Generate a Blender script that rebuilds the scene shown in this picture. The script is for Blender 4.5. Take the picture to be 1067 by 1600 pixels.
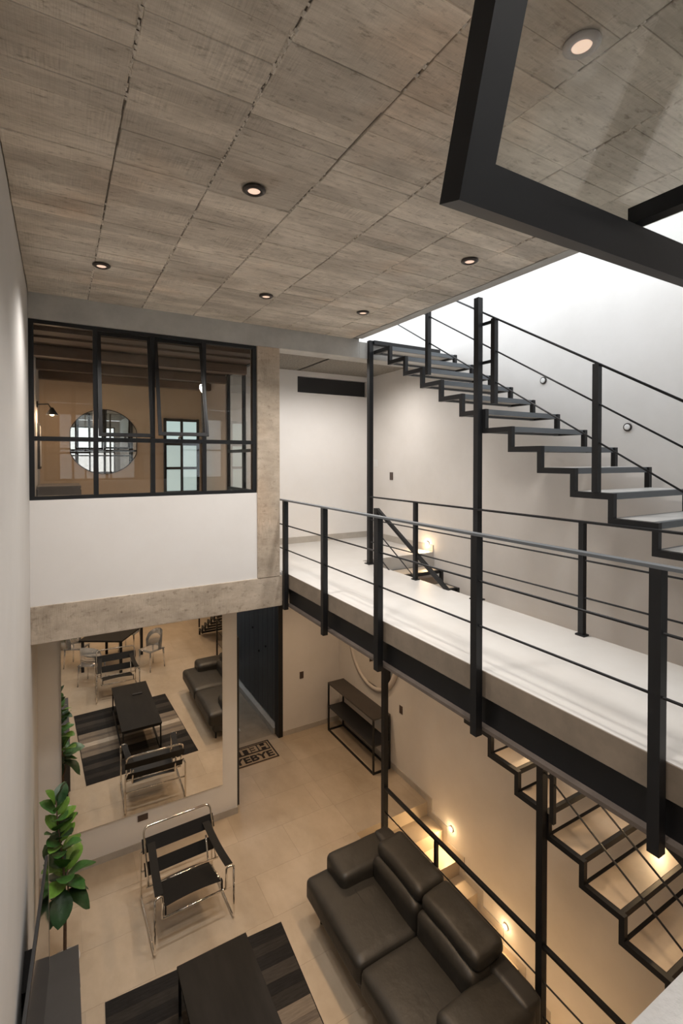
import bpy, bmesh, math, random
from mathutils import Vector, Matrix, noise
random.seed(7)
PI = math.pi
scene = bpy.context.scene
COL = scene.collection
for o in list(bpy.data.objects):
    bpy.data.objects.remove(o)

# ------------------------------------------------------------------ camera
CAMZ = 4.83
cd = bpy.data.cameras.new('camera')
cam = bpy.data.objects.new('camera', cd)
COL.objects.link(cam)
cam.location = (0, 0, CAMZ)
cam.rotation_euler = (PI / 2 - 0.014884, 0, -0.523757)
cd.sensor_fit = 'HORIZONTAL'
cd.sensor_width = 36.0
cd.lens = 766.37 / 1067 * 36.0
cd.shift_y = (730.27 - 800.0) / 1067
cd.clip_start = 0.02
scene.camera = cam

# ------------------------------------------------------------------ world (bright overcast sky)
W = bpy.data.worlds.new('sky')
scene.world = W
W.use_nodes = True
bg = W.node_tree.nodes['Background']
bg.inputs[0].default_value = (0.90, 0.95, 1.0, 1)
bg.inputs[1].default_value = 2.3

# ------------------------------------------------------------------ colour management
vs = scene.view_settings
vs.view_transform = 'Standard'
vs.look = 'None'
vs.gamma = 1
vs.use_curve_mapping = False
vs.exposure = 0.40

WARM = (1.0, 0.70, 0.44)
P_CEIL = 94      # downlights in the high concrete ceiling
P_LOW = 46       # downlights under the slabs
P_STEP = 21.0     # step lights

# ------------------------------------------------------------------ materials
MATS = {}


def mat(name, col, rough=0.6, metal=0.0, noise_scale=None, noise_amt=0.0, bump=0.0, bump_scale=None,
        stretch=(1, 1, 1), col2=None, rnd=0.0, spec=0.5, coat=0.0, detail=6.0, trans=0.0):
    m = bpy.data.materials.new(name)
    m.use_nodes = True
    nt = m.node_tree
    b = nt.nodes['Principled BSDF']
    b.inputs['Base Color'].default_value = (*col, 1)
    b.inputs['Roughness'].default_value = rough
    b.inputs['Metallic'].default_value = metal
    b.inputs['Specular IOR Level'].default_value = spec
    b.inputs['Coat Weight'].default_value = coat
    b.inputs['Transmission Weight'].default_value = trans
    tc = nt.nodes.new('ShaderNodeTexCoord')
    mp = nt.nodes.new('ShaderNodeMapping')
    mp.inputs['Scale'].default_value = stretch
    nt.links.new(tc.outputs['Object'], mp.inputs['Vector'])
    out = None
    if noise_scale or rnd:
        c = None
        if noise_scale:
            n = nt.nodes.new('ShaderNodeTexNoise')
            n.inputs['Scale'].default_value = noise_scale
            n.inputs['Detail'].default_value = detail
            n.inputs['Roughness'].default_value = 0.62
            nt.links.new(mp.outputs[0], n.inputs['Vector'])
            r = nt.nodes.new('ShaderNodeValToRGB')
            k = col2 if col2 else tuple(x * (1 - noise_amt) for x in col)
            r.color_ramp.elements[0].position = 0.32
            r.color_ramp.elements[1].position = 0.68
            r.color_ramp.elements[0].color = (*k, 1)
            r.color_ramp.elements[1].color = (*col, 1)
            nt.links.new(n.outputs['Fac'], r.inputs['Fac'])
            c = r.outputs['Color']
        if rnd:
            oi = nt.nodes.new('ShaderNodeObjectInfo')
            mr = nt.nodes.new('ShaderNodeMapRange')
            mr.inputs['To Min'].default_value = 1 - rnd
            mr.inputs['To Max'].default_value = 1 + rnd
            nt.links.new(oi.outputs['Random'], mr.inputs['Value'])
            hs = nt.nodes.new('ShaderNodeHueSaturation')
            nt.links.new(mr.outputs[0], hs.inputs['Value'])
            if c:
                nt.links.new(c, hs.inputs['Color'])
            else:
                hs.inputs['Color'].default_value = (*col, 1)
            c = hs.outputs['Color']
        nt.links.new(c, b.inputs['Base Color'])
    if bump:
        n2 = nt.nodes.new('ShaderNodeTexNoise')
        n2.inputs['Scale'].default_value = bump_scale or noise_scale or 20
        n2.inputs['Detail'].default_value = 5
        nt.links.new(mp.outputs[0], n2.inputs['Vector'])
        bp = nt.nodes.new('ShaderNodeBump')
        bp.inputs['Strength'].default_value = bump
        bp.inputs['Distance'].default_value = 0.01
        nt.links.new(n2.outputs['Fac'], bp.inputs['Height'])
        nt.links.new(bp.outputs[0], b.inputs['Normal'])
    MATS[name] = m
    return m


def glass_mat(name, tint, refl):
    m = bpy.data.materials.new(name)
    m.use_nodes = True
    nt = m.node_tree
    nt.nodes.remove(nt.nodes['Principled BSDF'])
    out = nt.nodes['Material Output']
    t = nt.nodes.new('ShaderNodeBsdfTransparent')
    t.inputs[0].default_value = (*tint, 1)
    g = nt.nodes.new('ShaderNodeBsdfGlossy')
    g.inputs['Roughness'].default_value = 0.0
    g.inputs['Color'].default_value = (1, 1, 1, 1)
    # Schlick reflectance from the viewing angle, the same from both faces of the thin pane
    lw = nt.nodes.new('ShaderNodeLayerWeight')
    lw.inputs['Blend'].default_value = 0.5
    pw = nt.nodes.new('ShaderNodeMath')
    pw.operation = 'POWER'
    nt.links.new(lw.outputs['Facing'], pw.inputs[0])
    pw.inputs[1].default_value = 5.0
    f = nt.nodes.new('ShaderNodeMath')
    f.operation = 'MULTIPLY_ADD'
    nt.links.new(pw.outputs[0], f.inputs[0])
    f.inputs[1].default_value = 1 - refl
    f.inputs[2].default_value = refl
    mx = nt.nodes.new('ShaderNodeMixShader')
    nt.links.new(f.outputs[0], mx.inputs[0])
    nt.links.new(t.outputs[0], mx.inputs[1])
    nt.links.new(g.outputs[0], mx.inputs[2])
    nt.links.new(mx.outputs[0], out.inputs[0])
    MATS[name] = m


def emit_mat(name, col, s):
    m = bpy.data.materials.new(name)
    m.use_nodes = True
    nt = m.node_tree
    b = nt.nodes['Principled BSDF']
    b.inputs['Base Color'].default_value = (*col, 1)
    b.inputs['Emission Color'].default_value = (*col, 1)
    b.inputs['Emission Strength'].default_value = s
    MATS[name] = m


def concrete_board_mat(name, a, b2, rnd):
    """board-marked concrete: blotches, saw marks across each board, dark stains, per-board tint"""
    m = bpy.data.materials.new(name)
    m.use_nodes = True
    nt = m.node_tree
    N = nt.nodes.new
    L = nt.links.new
    b = nt.nodes['Principled BSDF']
    b.inputs['Roughness'].default_value = 0.85
    b.inputs['Specular IOR Level'].default_value = 0.2
    geo = N('ShaderNodeNewGeometry')

    def nz(scale, stretch, det=6, rough=0.6):
        mp = N('ShaderNodeMapping')
        mp.inputs['Scale'].default_value = stretch
        L(geo.outputs['Position'], mp.inputs['Vector'])
        n = N('ShaderNodeTexNoise')
        n.inputs['Scale'].default_value = scale
        n.inputs['Detail'].default_value = det
        n.inputs['Roughness'].default_value = rough
        L(mp.outputs[0], n.inputs['Vector'])
        return n.outputs['Fac']

    def ramp(f, p0, p1, c0, c1):
        r = N('ShaderNodeValToRGB')
        r.color_ramp.elements[0].position = p0
        r.color_ramp.elements[1].position = p1
        r.color_ramp.elements[0].color = (*c0, 1)
        r.color_ramp.elements[1].color = (*c1, 1)
        L(f, r.inputs['Fac'])
        return r.outputs['Color']

    def mult(c1, c2, f=1.0):
        x = N('ShaderNodeMixRGB')
        x.blend_type = 'MULTIPLY'
        if isinstance(f, float):
            x.inputs[0].default_value = f
        else:
            L(f, x.inputs[0])
        L(c1, x.inputs[1])
        L(c2, x.inputs[2])
        return x.outputs[0]
    big = nz(2.6, (0.7, 1.7, 1), 9, 0.7)
    saw = nz(10, (11, 0.5, 1), 2)
    grain = nz(9, (0.28, 7, 1), 6, 0.7)
    pits = nz(18, (0.7, 2.0, 1), 6, 0.75)
    c = ramp(big, 0.34, 0.66, b2, a)
    c = mult(c, ramp(saw, 0.35, 0.65, (0.84, 0.84, 0.84), (1.05, 1.05, 1.05)), ramp(nz(3.0, (0.8, 2.2, 1), 3), 0.52, 0.66, (0, 0, 0), (1, 1, 1)))
    c = mult(c, ramp(grain, 0.3, 0.6, (0.85, 0.845, 0.835), (1.04, 1.04, 1.04)))
    c = mult(c, ramp(nz(1.1, (1, 1, 1), 3), 0.55, 0.75, (1, 1, 1), (1.0, 0.90, 0.82)))
    c = mult(c, ramp(pits, 0.30, 0.45, (0.55, 0.53, 0.50), (1, 1, 1)))
    oi = N('ShaderNodeObjectInfo')
    mr = N('ShaderNodeMapRange')
    mr.inputs['To Min'].default_value = 1 - rnd
    mr.inputs['To Max'].default_value = 1 + rnd
    L(oi.outputs['Random'], mr.inputs['Value'])
    hs = N('ShaderNodeHueSaturation')
    L(mr.outputs[0], hs.inputs['Value'])
    L(c, hs.inputs['Color'])
    L(hs.outputs['Color'], b.inputs['Base Color'])
    ad = N('ShaderNodeMath')
    ad.operation = 'ADD'
    L(saw, ad.inputs[0])
    L(pits, ad.inputs[1])
    bp = N('ShaderNodeBump')
    bp.inputs['Strength'].default_value = 0.25
    bp.inputs['Distance'].default_value = 0.012
    L(ad.outputs[0], bp.inputs['Height'])
    L(bp.outputs[0], b.inputs['Normal'])
    MATS[name] = m


concrete_board_mat('ceiling_concrete', (0.78, 0.715, 0.625), (0.50, 0.45, 0.385), 0.15)
concrete_board_mat('beam_concrete', (0.60, 0.51, 0.415), (0.38, 0.315, 0.245), 0.0)
mat('joint_concrete', (0.30, 0.27, 0.23), 0.95, noise_scale=40, noise_amt=0.5, bump=0.6)
mat('crumb', (0.78, 0.71, 0.62), 0.9, noise_scale=25, noise_amt=0.35)
mat('grey_concrete', (0.50, 0.49, 0.46), 0.85, noise_scale=4, col2=(0.40, 0.385, 0.36), bump=0.25, bump_scale=30)
mat('plaster_white', (0.80, 0.78, 0.76), 0.75, noise_scale=1.6, col2=(0.76, 0.735, 0.71), bump=0.06, bump_scale=9)
mat('plaster_grey', (0.60, 0.585, 0.565), 0.7, noise_scale=1.4, col2=(0.56, 0.545, 0.525), bump=0.06, bump_scale=7)
mat('plaster_wall', (0.74, 0.71, 0.68), 0.72, noise_scale=1.3, col2=(0.67, 0.64, 0.605), bump=0.10, bump_scale=6)
mat('plaster_rough', (0.86, 0.85, 0.84), 0.9, noise_scale=30, noise_amt=0.06, bump=0.35, bump_scale=60)
mat('room_tan', (0.62, 0.49, 0.36), 0.8, noise_scale=1.5, noise_amt=0.1)
mat('tile', (0.49, 0.405, 0.31), 0.32, noise_scale=2.6, col2=(0.39, 0.315, 0.23), rnd=0.05, spec=0.4, stretch=(1, 0.6, 1))
mat('grout', (0.37, 0.305, 0.235), 0.8)
mat('cement_floor', (0.565, 0.55, 0.525), 0.38, noise_scale=1.6, col2=(0.51, 0.485, 0.455), spec=0.4)
mat('cement_base', (0.50, 0.46, 0.41), 0.6, noise_scale=5, noise_amt=0.2)
mat('flange_brown', (0.15, 0.12, 0.10), 0.5, noise_scale=6, noise_amt=0.3)
mat('slab_edge', (0.26, 0.21, 0.16), 0.8, noise_scale=6, noise_amt=0.25, bump=0.1)
mat('hall_floor', (0.30, 0.25, 0.19), 0.7, noise_scale=5, noise_amt=0.25)
mat('black_steel', (0.010, 0.0105, 0.012), 0.45, spec=0.38, noise_scale=8, noise_amt=0.3)
mat('grey_steel', (0.10, 0.11, 0.12), 0.40, spec=0.5)
mat('tread_top', (0.52, 0.51, 0.49), 0.30, noise_scale=5, noise_amt=0.15)
mat('tread_wood', (0.48, 0.40, 0.31), 0.35, noise_scale=5, noise_amt=0.15)
mat('black_paint', (0.02, 0.02, 0.022), 0.5)
mat('black_plank', (0.034, 0.039, 0.046), 0.38, noise_scale=9, noise_amt=0.5, bump=0.3, stretch=(1, 4, 0.4), rnd=0.25)
mat('chrome', (0.82, 0.78, 0.72), 0.08, metal=1.0)
mat('sling_leather', (0.009, 0.0085, 0.008), 0.55, bump=0.1, bump_scale=120, spec=0.25)
mat('sofa_leather', (0.032, 0.029, 0.024), 0.46, noise_scale=6, noise_amt=0.25, bump=0.5, bump_scale=11, spec=0.45)
mat('sofa_side', (0.032, 0.029, 0.025), 0.45, noise_scale=6, noise_amt=0.25, bump=0.15, bump_scale=14)
mat('table_black', (0.016, 0.014, 0.012), 0.5, noise_scale=3, noise_amt=0.5, stretch=(4, 0.6, 1), spec=0.22)
mat('cabinet_grey', (0.055, 0.054, 0.055), 0.55, noise_scale=4, noise_amt=0.12)
mat('tv_screen', (0.008, 0.008, 0.009), 0.06, spec=0.6)
mat('tv_case', (0.03, 0.03, 0.031), 0.4)
mat('silver', (0.55, 0.55, 0.55), 0.3, metal=1.0)
mat('console_top', (0.055, 0.045, 0.038), 0.35, noise_scale=4, noise_amt=0.3)
mat('mirror', (0.93, 0.92, 0.89), 0.0, metal=1.0)
mat('mirror_rim', (0.60, 0.55, 0.50), 0.4)
mat('leaf_a', (0.07, 0.20, 0.045), 0.35, noise_scale=14, noise_amt=0.35, bump=0.2, bump_scale=30, rnd=0.25)
mat('leaf_b', (0.16, 0.32, 0.05), 0.38, noise_scale=14, noise_amt=0.3, bump=0.2, bump_scale=30, rnd=0.2)
mat('leaf_c', (0.025, 0.075, 0.025), 0.40, noise_scale=14, noise_amt=0.35, bump=0.2, bump_scale=30, rnd=0.25)
mat('bark', (0.16, 0.10, 0.065), 0.85, noise_scale=30, noise_amt=0.4, bump=0.4)
mat('pot', (0.55, 0.53, 0.50), 0.6)
mat('soil', (0.06, 0.045, 0.03), 0.95)
mat('plate_dark', (0.085, 0.06, 0.05), 0.45)
mat('plate_white', (0.75, 0.74, 0.72), 0.45)
mat('mat_tan', (0.42, 0.32, 0.22), 0.95, noise_scale=120, noise_amt=0.25, bump=0.6, bump_scale=200)
mat('mat_black', (0.022, 0.015, 0.012), 0.95, noise_scale=120, noise_amt=0.3, bump=0.6, bump_scale=200)
mat('wood_dark', (0.17, 0.105, 0.07), 0.6, noise_scale=5, noise_amt=0.5, stretch=(0.4, 6, 1), rnd=0.22, bump=0.2)
mat('lamp_ring', (0.05, 0.04, 0.035), 0.35, metal=0.5)
mat('lamp_ring_pale', (0.42, 0.38, 0.35), 0.35, metal=0.4)
mat('frosted', (0.80, 0.92, 0.92), 0.55, trans=0.75)
mat('acrylic', (0.93, 0.93, 0.92), 0.05, trans=0.9, spec=0.5)
mat('art_white', (0.75, 0.74, 0.72), 0.7, noise_scale=3, noise_amt=0.25)
mat('cloth_grey', (0.16, 0.15, 0.145), 0.8)
RUGC = {'k': (0.028, 0.026, 0.025), 'd': (0.042, 0.038, 0.034), 'g': (0.066, 0.058, 0.050),
        't': (0.25, 0.205, 0.16), 'm': (0.17, 0.14, 0.115), 'c': (0.55, 0.47, 0.38)}
for k_, c_ in RUGC.items():
    mat('rug_' + k_, c_, 0.95, noise_scale=7, noise_amt=0.35, stretch=(1, 9, 1), bump=0.5, bump_scale=60, spec=0.1)
glass_mat('glass', (0.94, 0.955, 0.95), 0.035)
glass_mat('glass_room', (0.86, 0.85, 0.84), 0.025)
emit_mat('bulb', (1.0, 0.72, 0.56), 0.55)
emit_mat('bulb_step', (1.0, 0.80, 0.52), 14)
emit_mat('bulb_lamp', (1.0, 0.80, 0.55), 6)

# ------------------------------------------------------------------ builders
WL = {}


class MB:
    def __init__(s):
        s.v = []
        s.f = []

    def add(s, vs_, fs):
        o = len(s.v)
        s.v += [tuple(p) for p in vs_]
        s.f += [tuple(i + o for i in q) for q in fs]
        return s

    def box(s, x0, x1, y0, y1, z0, z1):
        x0, x1 = min(x0, x1), max(x0, x1)
        y0, y1 = min(y0, y1), max(y0, y1)
        z0, z1 = min(z0, z1), max(z0, z1)
        return s.add([(x0, y0, z0), (x1, y0, z0), (x1, y1, z0), (x0, y1, z0), (x0, y0, z1), (x1, y0, z1), (x1, y1, z1), (x0, y1, z1)],
                     [(0, 3, 2, 1), (4, 5, 6, 7), (0, 1, 5, 4), (1, 2, 6, 5), (2, 3, 7, 6), (3, 0, 4, 7)])

    def bar(s, a, b, w, h, up=(0, 0, 1)):
        """rectangular bar from a to b; w sideways, h along up"""
        a, b = Vector(a), Vector(b)
        d = (b - a).normalized()
        u = Vector(up)
        if abs(d.dot(u)) > 0.98:
            u = Vector((0, 1, 0))
        r = d.cross(u).normalized()
        u = r.cross(d).normalized()
        vs_ = []
        for p in (a, b):
            for (i, j) in ((-1, -1), (1, -1), (1, 1), (-1, 1)):
                vs_.append(p + r * (i * w / 2) + u * (j * h / 2))
        return s.add(vs_, [(0, 1, 2, 3), (7, 6, 5, 4), (0, 4, 5, 1), (1, 5, 6, 2), (2, 6, 7, 3), (3, 7, 4, 0)])

    def tube(s, pts, r, n=8, closed=False):
        pts = [Vector(p) for p in pts]
        m = len(pts)
        rings = []
        prev = None
        for i in range(m):
            if closed:
                t = (pts[(i + 1) % m] - pts[i - 1])
            else:
                t = pts[min(i + 1, m - 1)] - pts[max(i - 1, 0)]
            t.normalize()
            if prev is None:
                u = Vector((0, 0, 1)) if abs(t.z) < 0.9 else Vector((1, 0, 0))
                u = (u - t * u.dot(t)).normalized()
            else:
                u = (prev - t * prev.dot(t)).normalized()
            prev = u
            w = t.cross(u)
            rr = r[i] if isinstance(r, (list, tuple)) else r
            rings.append([pts[i] + (u * math.cos(2 * PI * k / n) + w * math.sin(2 * PI * k / n)) * rr for k in range(n)])
        vs_ = [p for q in rings for p in q]
        fs = []
        lim = m if closed else m - 1
        for i in range(lim):
            j = (i + 1) % m
            for k in range(n):
                k2 = (k + 1) % n
                fs.append((i * n + k, i * n + k2, j * n + k2, j * n + k))
        if not closed:
            fs.append(tuple(range(n - 1, -1, -1)))
            fs.append(tuple((m - 1) * n + k for k in range(n)))
        return s.add(vs_, fs)

    def lathe(s, prof, c=(0, 0, 0), n=24, axis='z'):
        vs_ = []
        for (r, h) in prof:
            for k in range(n):
                a = 2 * PI * k / n
                p = (r * math.cos(a), r * math.sin(a), h)
                if axis == 'x':
                    p = (h, p[0], p[1])
                elif axis == 'y':
                    p = (p[0], h, p[1])
                vs_.append((c[0] + p[0], c[1] + p[1], c[2] + p[2]))
        fs = []
        for i in range(len(prof) - 1):
            for k in range(n):
                k2 = (k + 1) % n
                fs.append((i * n + k, i * n + k2, (i + 1) * n + k2, (i + 1) * n + k))
        fs.append(tuple(range(n - 1, -1, -1)))
        fs.append(tuple((len(prof) - 1) * n + k for k in range(n)))
        return s.add(vs_, fs)

    def prism(s, poly, z0, z1):
        n = len(poly)
        return s.add([(p[0], p[1], z0) for p in poly] + [(p[0], p[1], z1) for p in poly],
                     [tuple(range(n - 1, -1, -1)), tuple(range(n, 2 * n))] + [(i, (i + 1) % n, n + (i + 1) % n, n + i) for i in range(n)])

    def cushion(s, x0, x1, y0, y1, z0, z1, r, bulge=0.0, n=12, wob=0.0, seed=0):
        """soft rounded block"""
        c = Vector(((x0 + x1) / 2, (y0 + y1) / 2, (z0 + z1) / 2))
        h = Vector(((x1 - x0) / 2, (y1 - y0) / 2, (z1 - z0) / 2))
        idx = {}
        vs_ = []
        fs = []

        def tr(t):
            # denser toward the edges
            return math.copysign(abs(t) ** 0.7, t)

        def vid(i, j, k):
            key = (i, j, k)
            if key not in idx:
                p = Vector((tr(2 * i / n - 1) * h.x, tr(2 * j / n - 1) * h.y, tr(2 * k / n - 1) * h.z))
                q = Vector(tuple(max(-(h[a] - r), min(h[a] - r, p[a])) for a in range(3)))
                d = p - q
                if d.length > 1e-6:
                    p = q + d.normalized() * r
                fx, fy, fz = [1 - min(1, abs(p[a]) / h[a]) ** 2.5 for a in range(3)]
                p.z += math.copysign(bulge * fx * fy, p.z) if p.z > 0 else 0
                if wob:
                    p += noise.noise_vector((p + c) * 5 + Vector((seed, 0, 0))) * wob
                idx[key] = len(vs_)
                vs_.append(p + c)
            return idx[key]
        for a in range(n):
            for b in range(n):
                for f, rev in ((0, 1), (n, 0)):
                    q = [vid(a, b, f), vid(a + 1, b, f), vid(a + 1, b + 1, f), vid(a, b + 1, f)]
                    fs.append(tuple(reversed(q)) if rev else tuple(q))
                    q = [vid(f, a, b), vid(f, a + 1, b), vid(f, a + 1, b + 1), vid(f, a, b + 1)]
                    fs.append(tuple(reversed(q)) if rev else tuple(q))
                    q = [vid(a, f, b), vid(a, f, b + 1), vid(a + 1, f, b + 1), vid(a + 1, f, b)]
                    fs.append(tuple(reversed(q)) if rev else tuple(q))
        return s.add(vs_, fs)

    def build(s, name, m, parent=None, smooth=False, bevel=0.0, fix=True):
        if parent is None:
            xs = [p[0] for p in s.v]
            ys = [p[1] for p in s.v]
            zs = [p[2] for p in s.v]
            off = Vector(((min(xs) + max(xs)) / 2, (min(ys) + max(ys)) / 2, min(zs)))
        else:
            off = WL[parent.name]
        me = bpy.data.meshes.new(name)
        me.from_pydata([Vector(p) - off for p in s.v], [], s.f)
        if bevel or fix:
            bm = bmesh.new()
            bm.from_mesh(me)
            if fix:
                bmesh.ops.recalc_face_normals(bm, faces=bm.faces)
            if bevel:
                es = [e for e in bm.edges if len(e.link_faces) == 2 and e.calc_face_angle(0) > 0.6]
                bmesh.ops.bevel(bm, geom=es, offset=bevel, segments=2, affect='EDGES', profile=0.6)
            bm.to_mesh(me)
            bm.free()
        if smooth:
            for p in me.polygons:
                p.use_smooth = True
        me.materials.append(MATS[m] if isinstance(m, str) else m)
        o = bpy.data.objects.new(name, me)
        COL.objects.link(o)
        if parent is None:
            o.location = off
        else:
            o.parent = parent
        WL[o.name] = off.copy()
        return o


def B(*a):
    return MB().box(*a)


def thing(name, loc, label, cat, group=None, kind=None):
    o = bpy.data.objects.new(name, None)
    COL.objects.link(o)
    o.empty_display_size = 0.1
    o.location = loc
    WL[o.name] = Vector(loc)
    return tag(o, label, cat, group, kind)


def tag(o, label, cat, group=None, kind=None):
    o['label'] = label
    o['category'] = cat
    if group:
        o['group'] = group
    if kind:
        o['kind'] = kind
    return o


def struct(o, label, cat):
    return tag(o, label, cat, kind='structure')


def child_copy(src, parent, name=None):
    c = src.copy()
    COL.objects.link(c)
    c.parent = parent
    WL[c.name] = WL[parent.name].copy()
    return c


def copy_tree(o, parent=None):
    c = o.copy()
    COL.objects.link(c)
    c.parent = parent
    for ch in list(o.children):
        copy_tree(ch, c)
    return c


def fillet(pts, r, n=5, closed=False):
    pts = [Vector(p) for p in pts]
    m = len(pts)
    out = []
    for i in range(m):
        if not closed and i in (0, m - 1):
            out.append(pts[i])
            continue
        a, b, c = pts[i - 1], pts[i], pts[(i + 1) % m]
        d1 = (a - b)
        d2 = (c - b)
        rr = min(r, d1.length * 0.45, d2.length * 0.45)
        p0 = b + d1.normalized() * rr
        p1 = b + d2.normalized() * rr
        for k in range(n + 1):
            t = k / n
            out.append(p0 * (1 - t) ** 2 + b * 2 * t * (1 - t) + p1 * t * t)
    return out


def light(name, kind, loc, power, parent, col=WARM, size=0.05, spot=2.2, blend=0.6, direction=None):
    d = bpy.data.lights.new(name, kind)
    d.energy = power
    d.color = col
    d.shadow_soft_size = size
    if kind == 'SPOT':
        d.spot_size = spot
        d.spot_blend = blend
    o = bpy.data.objects.new(name, d)
    COL.objects.link(o)
    o.parent = parent
    o.location = Vector(loc) - WL[parent.name]
    if direction:
        o.rotation_euler = Vector(direction).to_track_quat('-Z', 'Y').to_euler()
    return o


# ------------------------------------------------------------------ key dimensions (metres)
XL, XR = -0.22, 4.50            # left and right wall faces
YB = 5.06                       # face of the window wall, far side of the void
YF = 0.19                       # face of the parapet under the camera's window
ZU, ZC = 3.555, 6.285           # upper floor, concrete ceiling
XW0, XW1 = 2.222, 3.31           # gangway edges
YM = 6.47                       # lower wall that carries the big mirror
YD = 7.88                       # entrance wall
YU = 6.85                       # landing back wall
YEND = -4.2
ZS = 3.21                       # soffit of the upper slabs

# ------------------------------------------------------------------ setting: walls
struct(B(XL - 0.15, XL, YEND, 8.15, -0.1, 6.6).build('wall_left', 'plaster_grey'), 'tall grey plaster side wall along the left edge', 'wall')
struct(B(XR, XR + 0.2, YEND, YD + 0.15, -3.0, 8.3).build('wall_right', 'plaster_wall'), 'tall pale plaster wall behind the steel staircases', 'wall')
struct(B(XL, 2.09, YM, YM + 0.13, 0, ZS).add([], []).build('wall_mirror', 'plaster_white'), 'white lower wall carrying the large mirror', 'wall')
struct(B(1.93, 2.09, YM + 0.13, YD, 0, ZS).build('wall_entry_return', 'plaster_white'), 'short white return wall beside the entrance', 'wall')
m = MB().box(3.36, XR, YD, YD + 0.15, 0, ZS).box(1.93, 2.12, YD, YD + 0.15, 0, ZS).box(2.12, 3.36, YD, YD + 0.15, 2.42, ZS)
struct(m.build('wall_entrance', 'plaster_wall'), 'pale entrance wall with a doorway and light switch', 'wall')
# window wall, upper part
struct(B(XL, 1.87, YB + 0.012, YB + 0.13, 3.54, 4.475).build('wall_parapet', 'plaster_white'), 'white parapet wall below the steel window', 'wall')
beam = struct(B(XL, 2.16, YB, YB + 0.22, ZS - 0.005, 3.54).build('trim_1', 'beam_concrete', bevel=0.006), 'rough tan concrete beam under the white parapet', 'beam')
struct(MB().box(XL, 3.165, YB - 0.01, YB + 0.22, 6.065, ZC + 0.01).box(3.165, XR, YB - 0.01, YB + 0.22, 6.065, ZC - 0.02).build('trim_2', 'grey_concrete', bevel=0.006), 'grey concrete beam above the steel window', 'beam')
struct(B(1.87, 2.13, YB - 0.004, YB + 0.22, 3.54, 6.065).build('trim_3', 'beam_concrete', bevel=0.006), 'rough concrete pillar beside the steel window', 'pillar')
m = MB().box(2.13, 3.18, YU, YU + 0.3, ZU, 6.30).box(3.18, 4.44, YU, YU + 0.3, ZU, 5.87).box(3.18, 4.44, YU, YU + 0.3, 6.125, 6.3)
m.box(4.44, XR, YU, YU + 0.3, ZU, 6.3).box(3.18, 4.44, YU + 0.25, YU + 0.3, 5.87, 6.125)
struct(m.build('wall_landing', 'plaster_white'), 'white landing wall with a dark horizontal slot', 'wall')
tag(B(3.185, 4.435, YU + 0.06, YU + 0.10, 5.875, 6.12).build('slot_dark_sheet', 'black_paint'), 'black sheet set in the high slot of the landing wall', 'panel')  # flat black sheet makes the wall recess dark

# ceiling with individual formwork boards
ceil = struct(MB().box(XL - 0.15, 3.165, YEND, YB + 3.1, ZC + 0.012, ZC + 0.22).box(3.165, XR, YB + 0.2, YB + 3.1, 6.20, ZC - 0.005).box(2.10, 3.20, YB + 0.2, YU + 0.3, 6.20, ZC + 0.1)
              .box(3.165, XR, YEND, 0.1, ZC + 0.012, ZC + 0.22).build('ceiling', 'joint_concrete'), 'board-marked grey brown concrete ceiling slab', 'ceiling')
xs = [XL, 0.245, 0.705, 1.19, 1.70, 2.19, 2.70, 3.06]
NB = 0
for i in range(len(xs) - 1):
    y = YF - 0.30
    while y < YB - 0.02:
        w = random.choice((0.095, 0.11, 0.12, 0.13, 0.15, 0.17))
        y1 = min(y + w, YB - 0.011)
        if YB - 0.011 - y1 < 0.05:
            y1 = YB - 0.011
        gx = 0.0022
        z = ZC + random.uniform(-0.0025, 0.003)
        t = random.uniform(-0.0035, 0.0035)
        q = MB()
        x0, x1 = xs[i] + gx + random.uniform(0, 0.004), xs[i + 1] - gx - random.uniform(0, 0.004)
        ya, yb = y + 0.0004, y1 - 0.0004
        b_ = 0.0028
        q.add([(x0, ya, z + 0.03), (x1, ya, z + 0.03), (x1, yb, z + 0.03), (x0, yb, z + 0.03),
               (x0, ya, z + b_), (x1, ya, z + b_), (x1, yb, z + b_), (x0, yb, z + b_),
               (x0 + b_, ya + b_ * 0.5, z), (x1 - b_, ya + b_ * 0.5, z + t), (x1 - b_, yb - b_ * 0.5, z + t), (x0 + b_, yb - b_ * 0.5, z)],
              [(0, 1, 2, 3), (4, 5, 1, 0), (5, 6, 2, 1), (6, 7, 3, 2), (7, 4, 0, 3), (8, 9, 5, 4), (9, 10, 6, 5), (10, 11, 7, 6), (11, 8, 4, 7), (11, 10, 9, 8)])
        q.build('board', 'ceiling_concrete', ceil)
        y = y1
        NB += 1
# crumbly ridges of laitance along the long joints
for i in range(1, len(xs) - 1):
    q = MB()
    y = 0.3
    while y < YB - 0.1:
        if noise.noise(Vector((xs[i] * 7, y * 1.3, 0))) + random.uniform(-0.35, 0.35) > -0.05:
            r = random.uniform(0.003, 0.010)
            cx, cy, cz = xs[i] + random.uniform(-0.006, 0.006), y, ZC + 0.002
            q.add([(cx - r, cy - r * 1.5, cz), (cx + r, cy - r * 1.2, cz), (cx + r, cy + r * 1.7, cz), (cx - r, cy + r * 1.2, cz), (cx, cy, cz - r * 0.9)],
                  [(0, 1, 4), (1, 2, 4), (2, 3, 4), (3, 0, 4), (3, 2, 1, 0)])
        y += random.uniform(0.010, 0.03)
    o = q.build('joint_crumbs', 'crumb', ceil)
    o['kind'] = 'stuff'
B(3.062, 3.165, YF - 0.3, 4.985, ZC - 0.004, ZC + 0.03).build('edge_band', 'grey_concrete', ceil)

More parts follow.
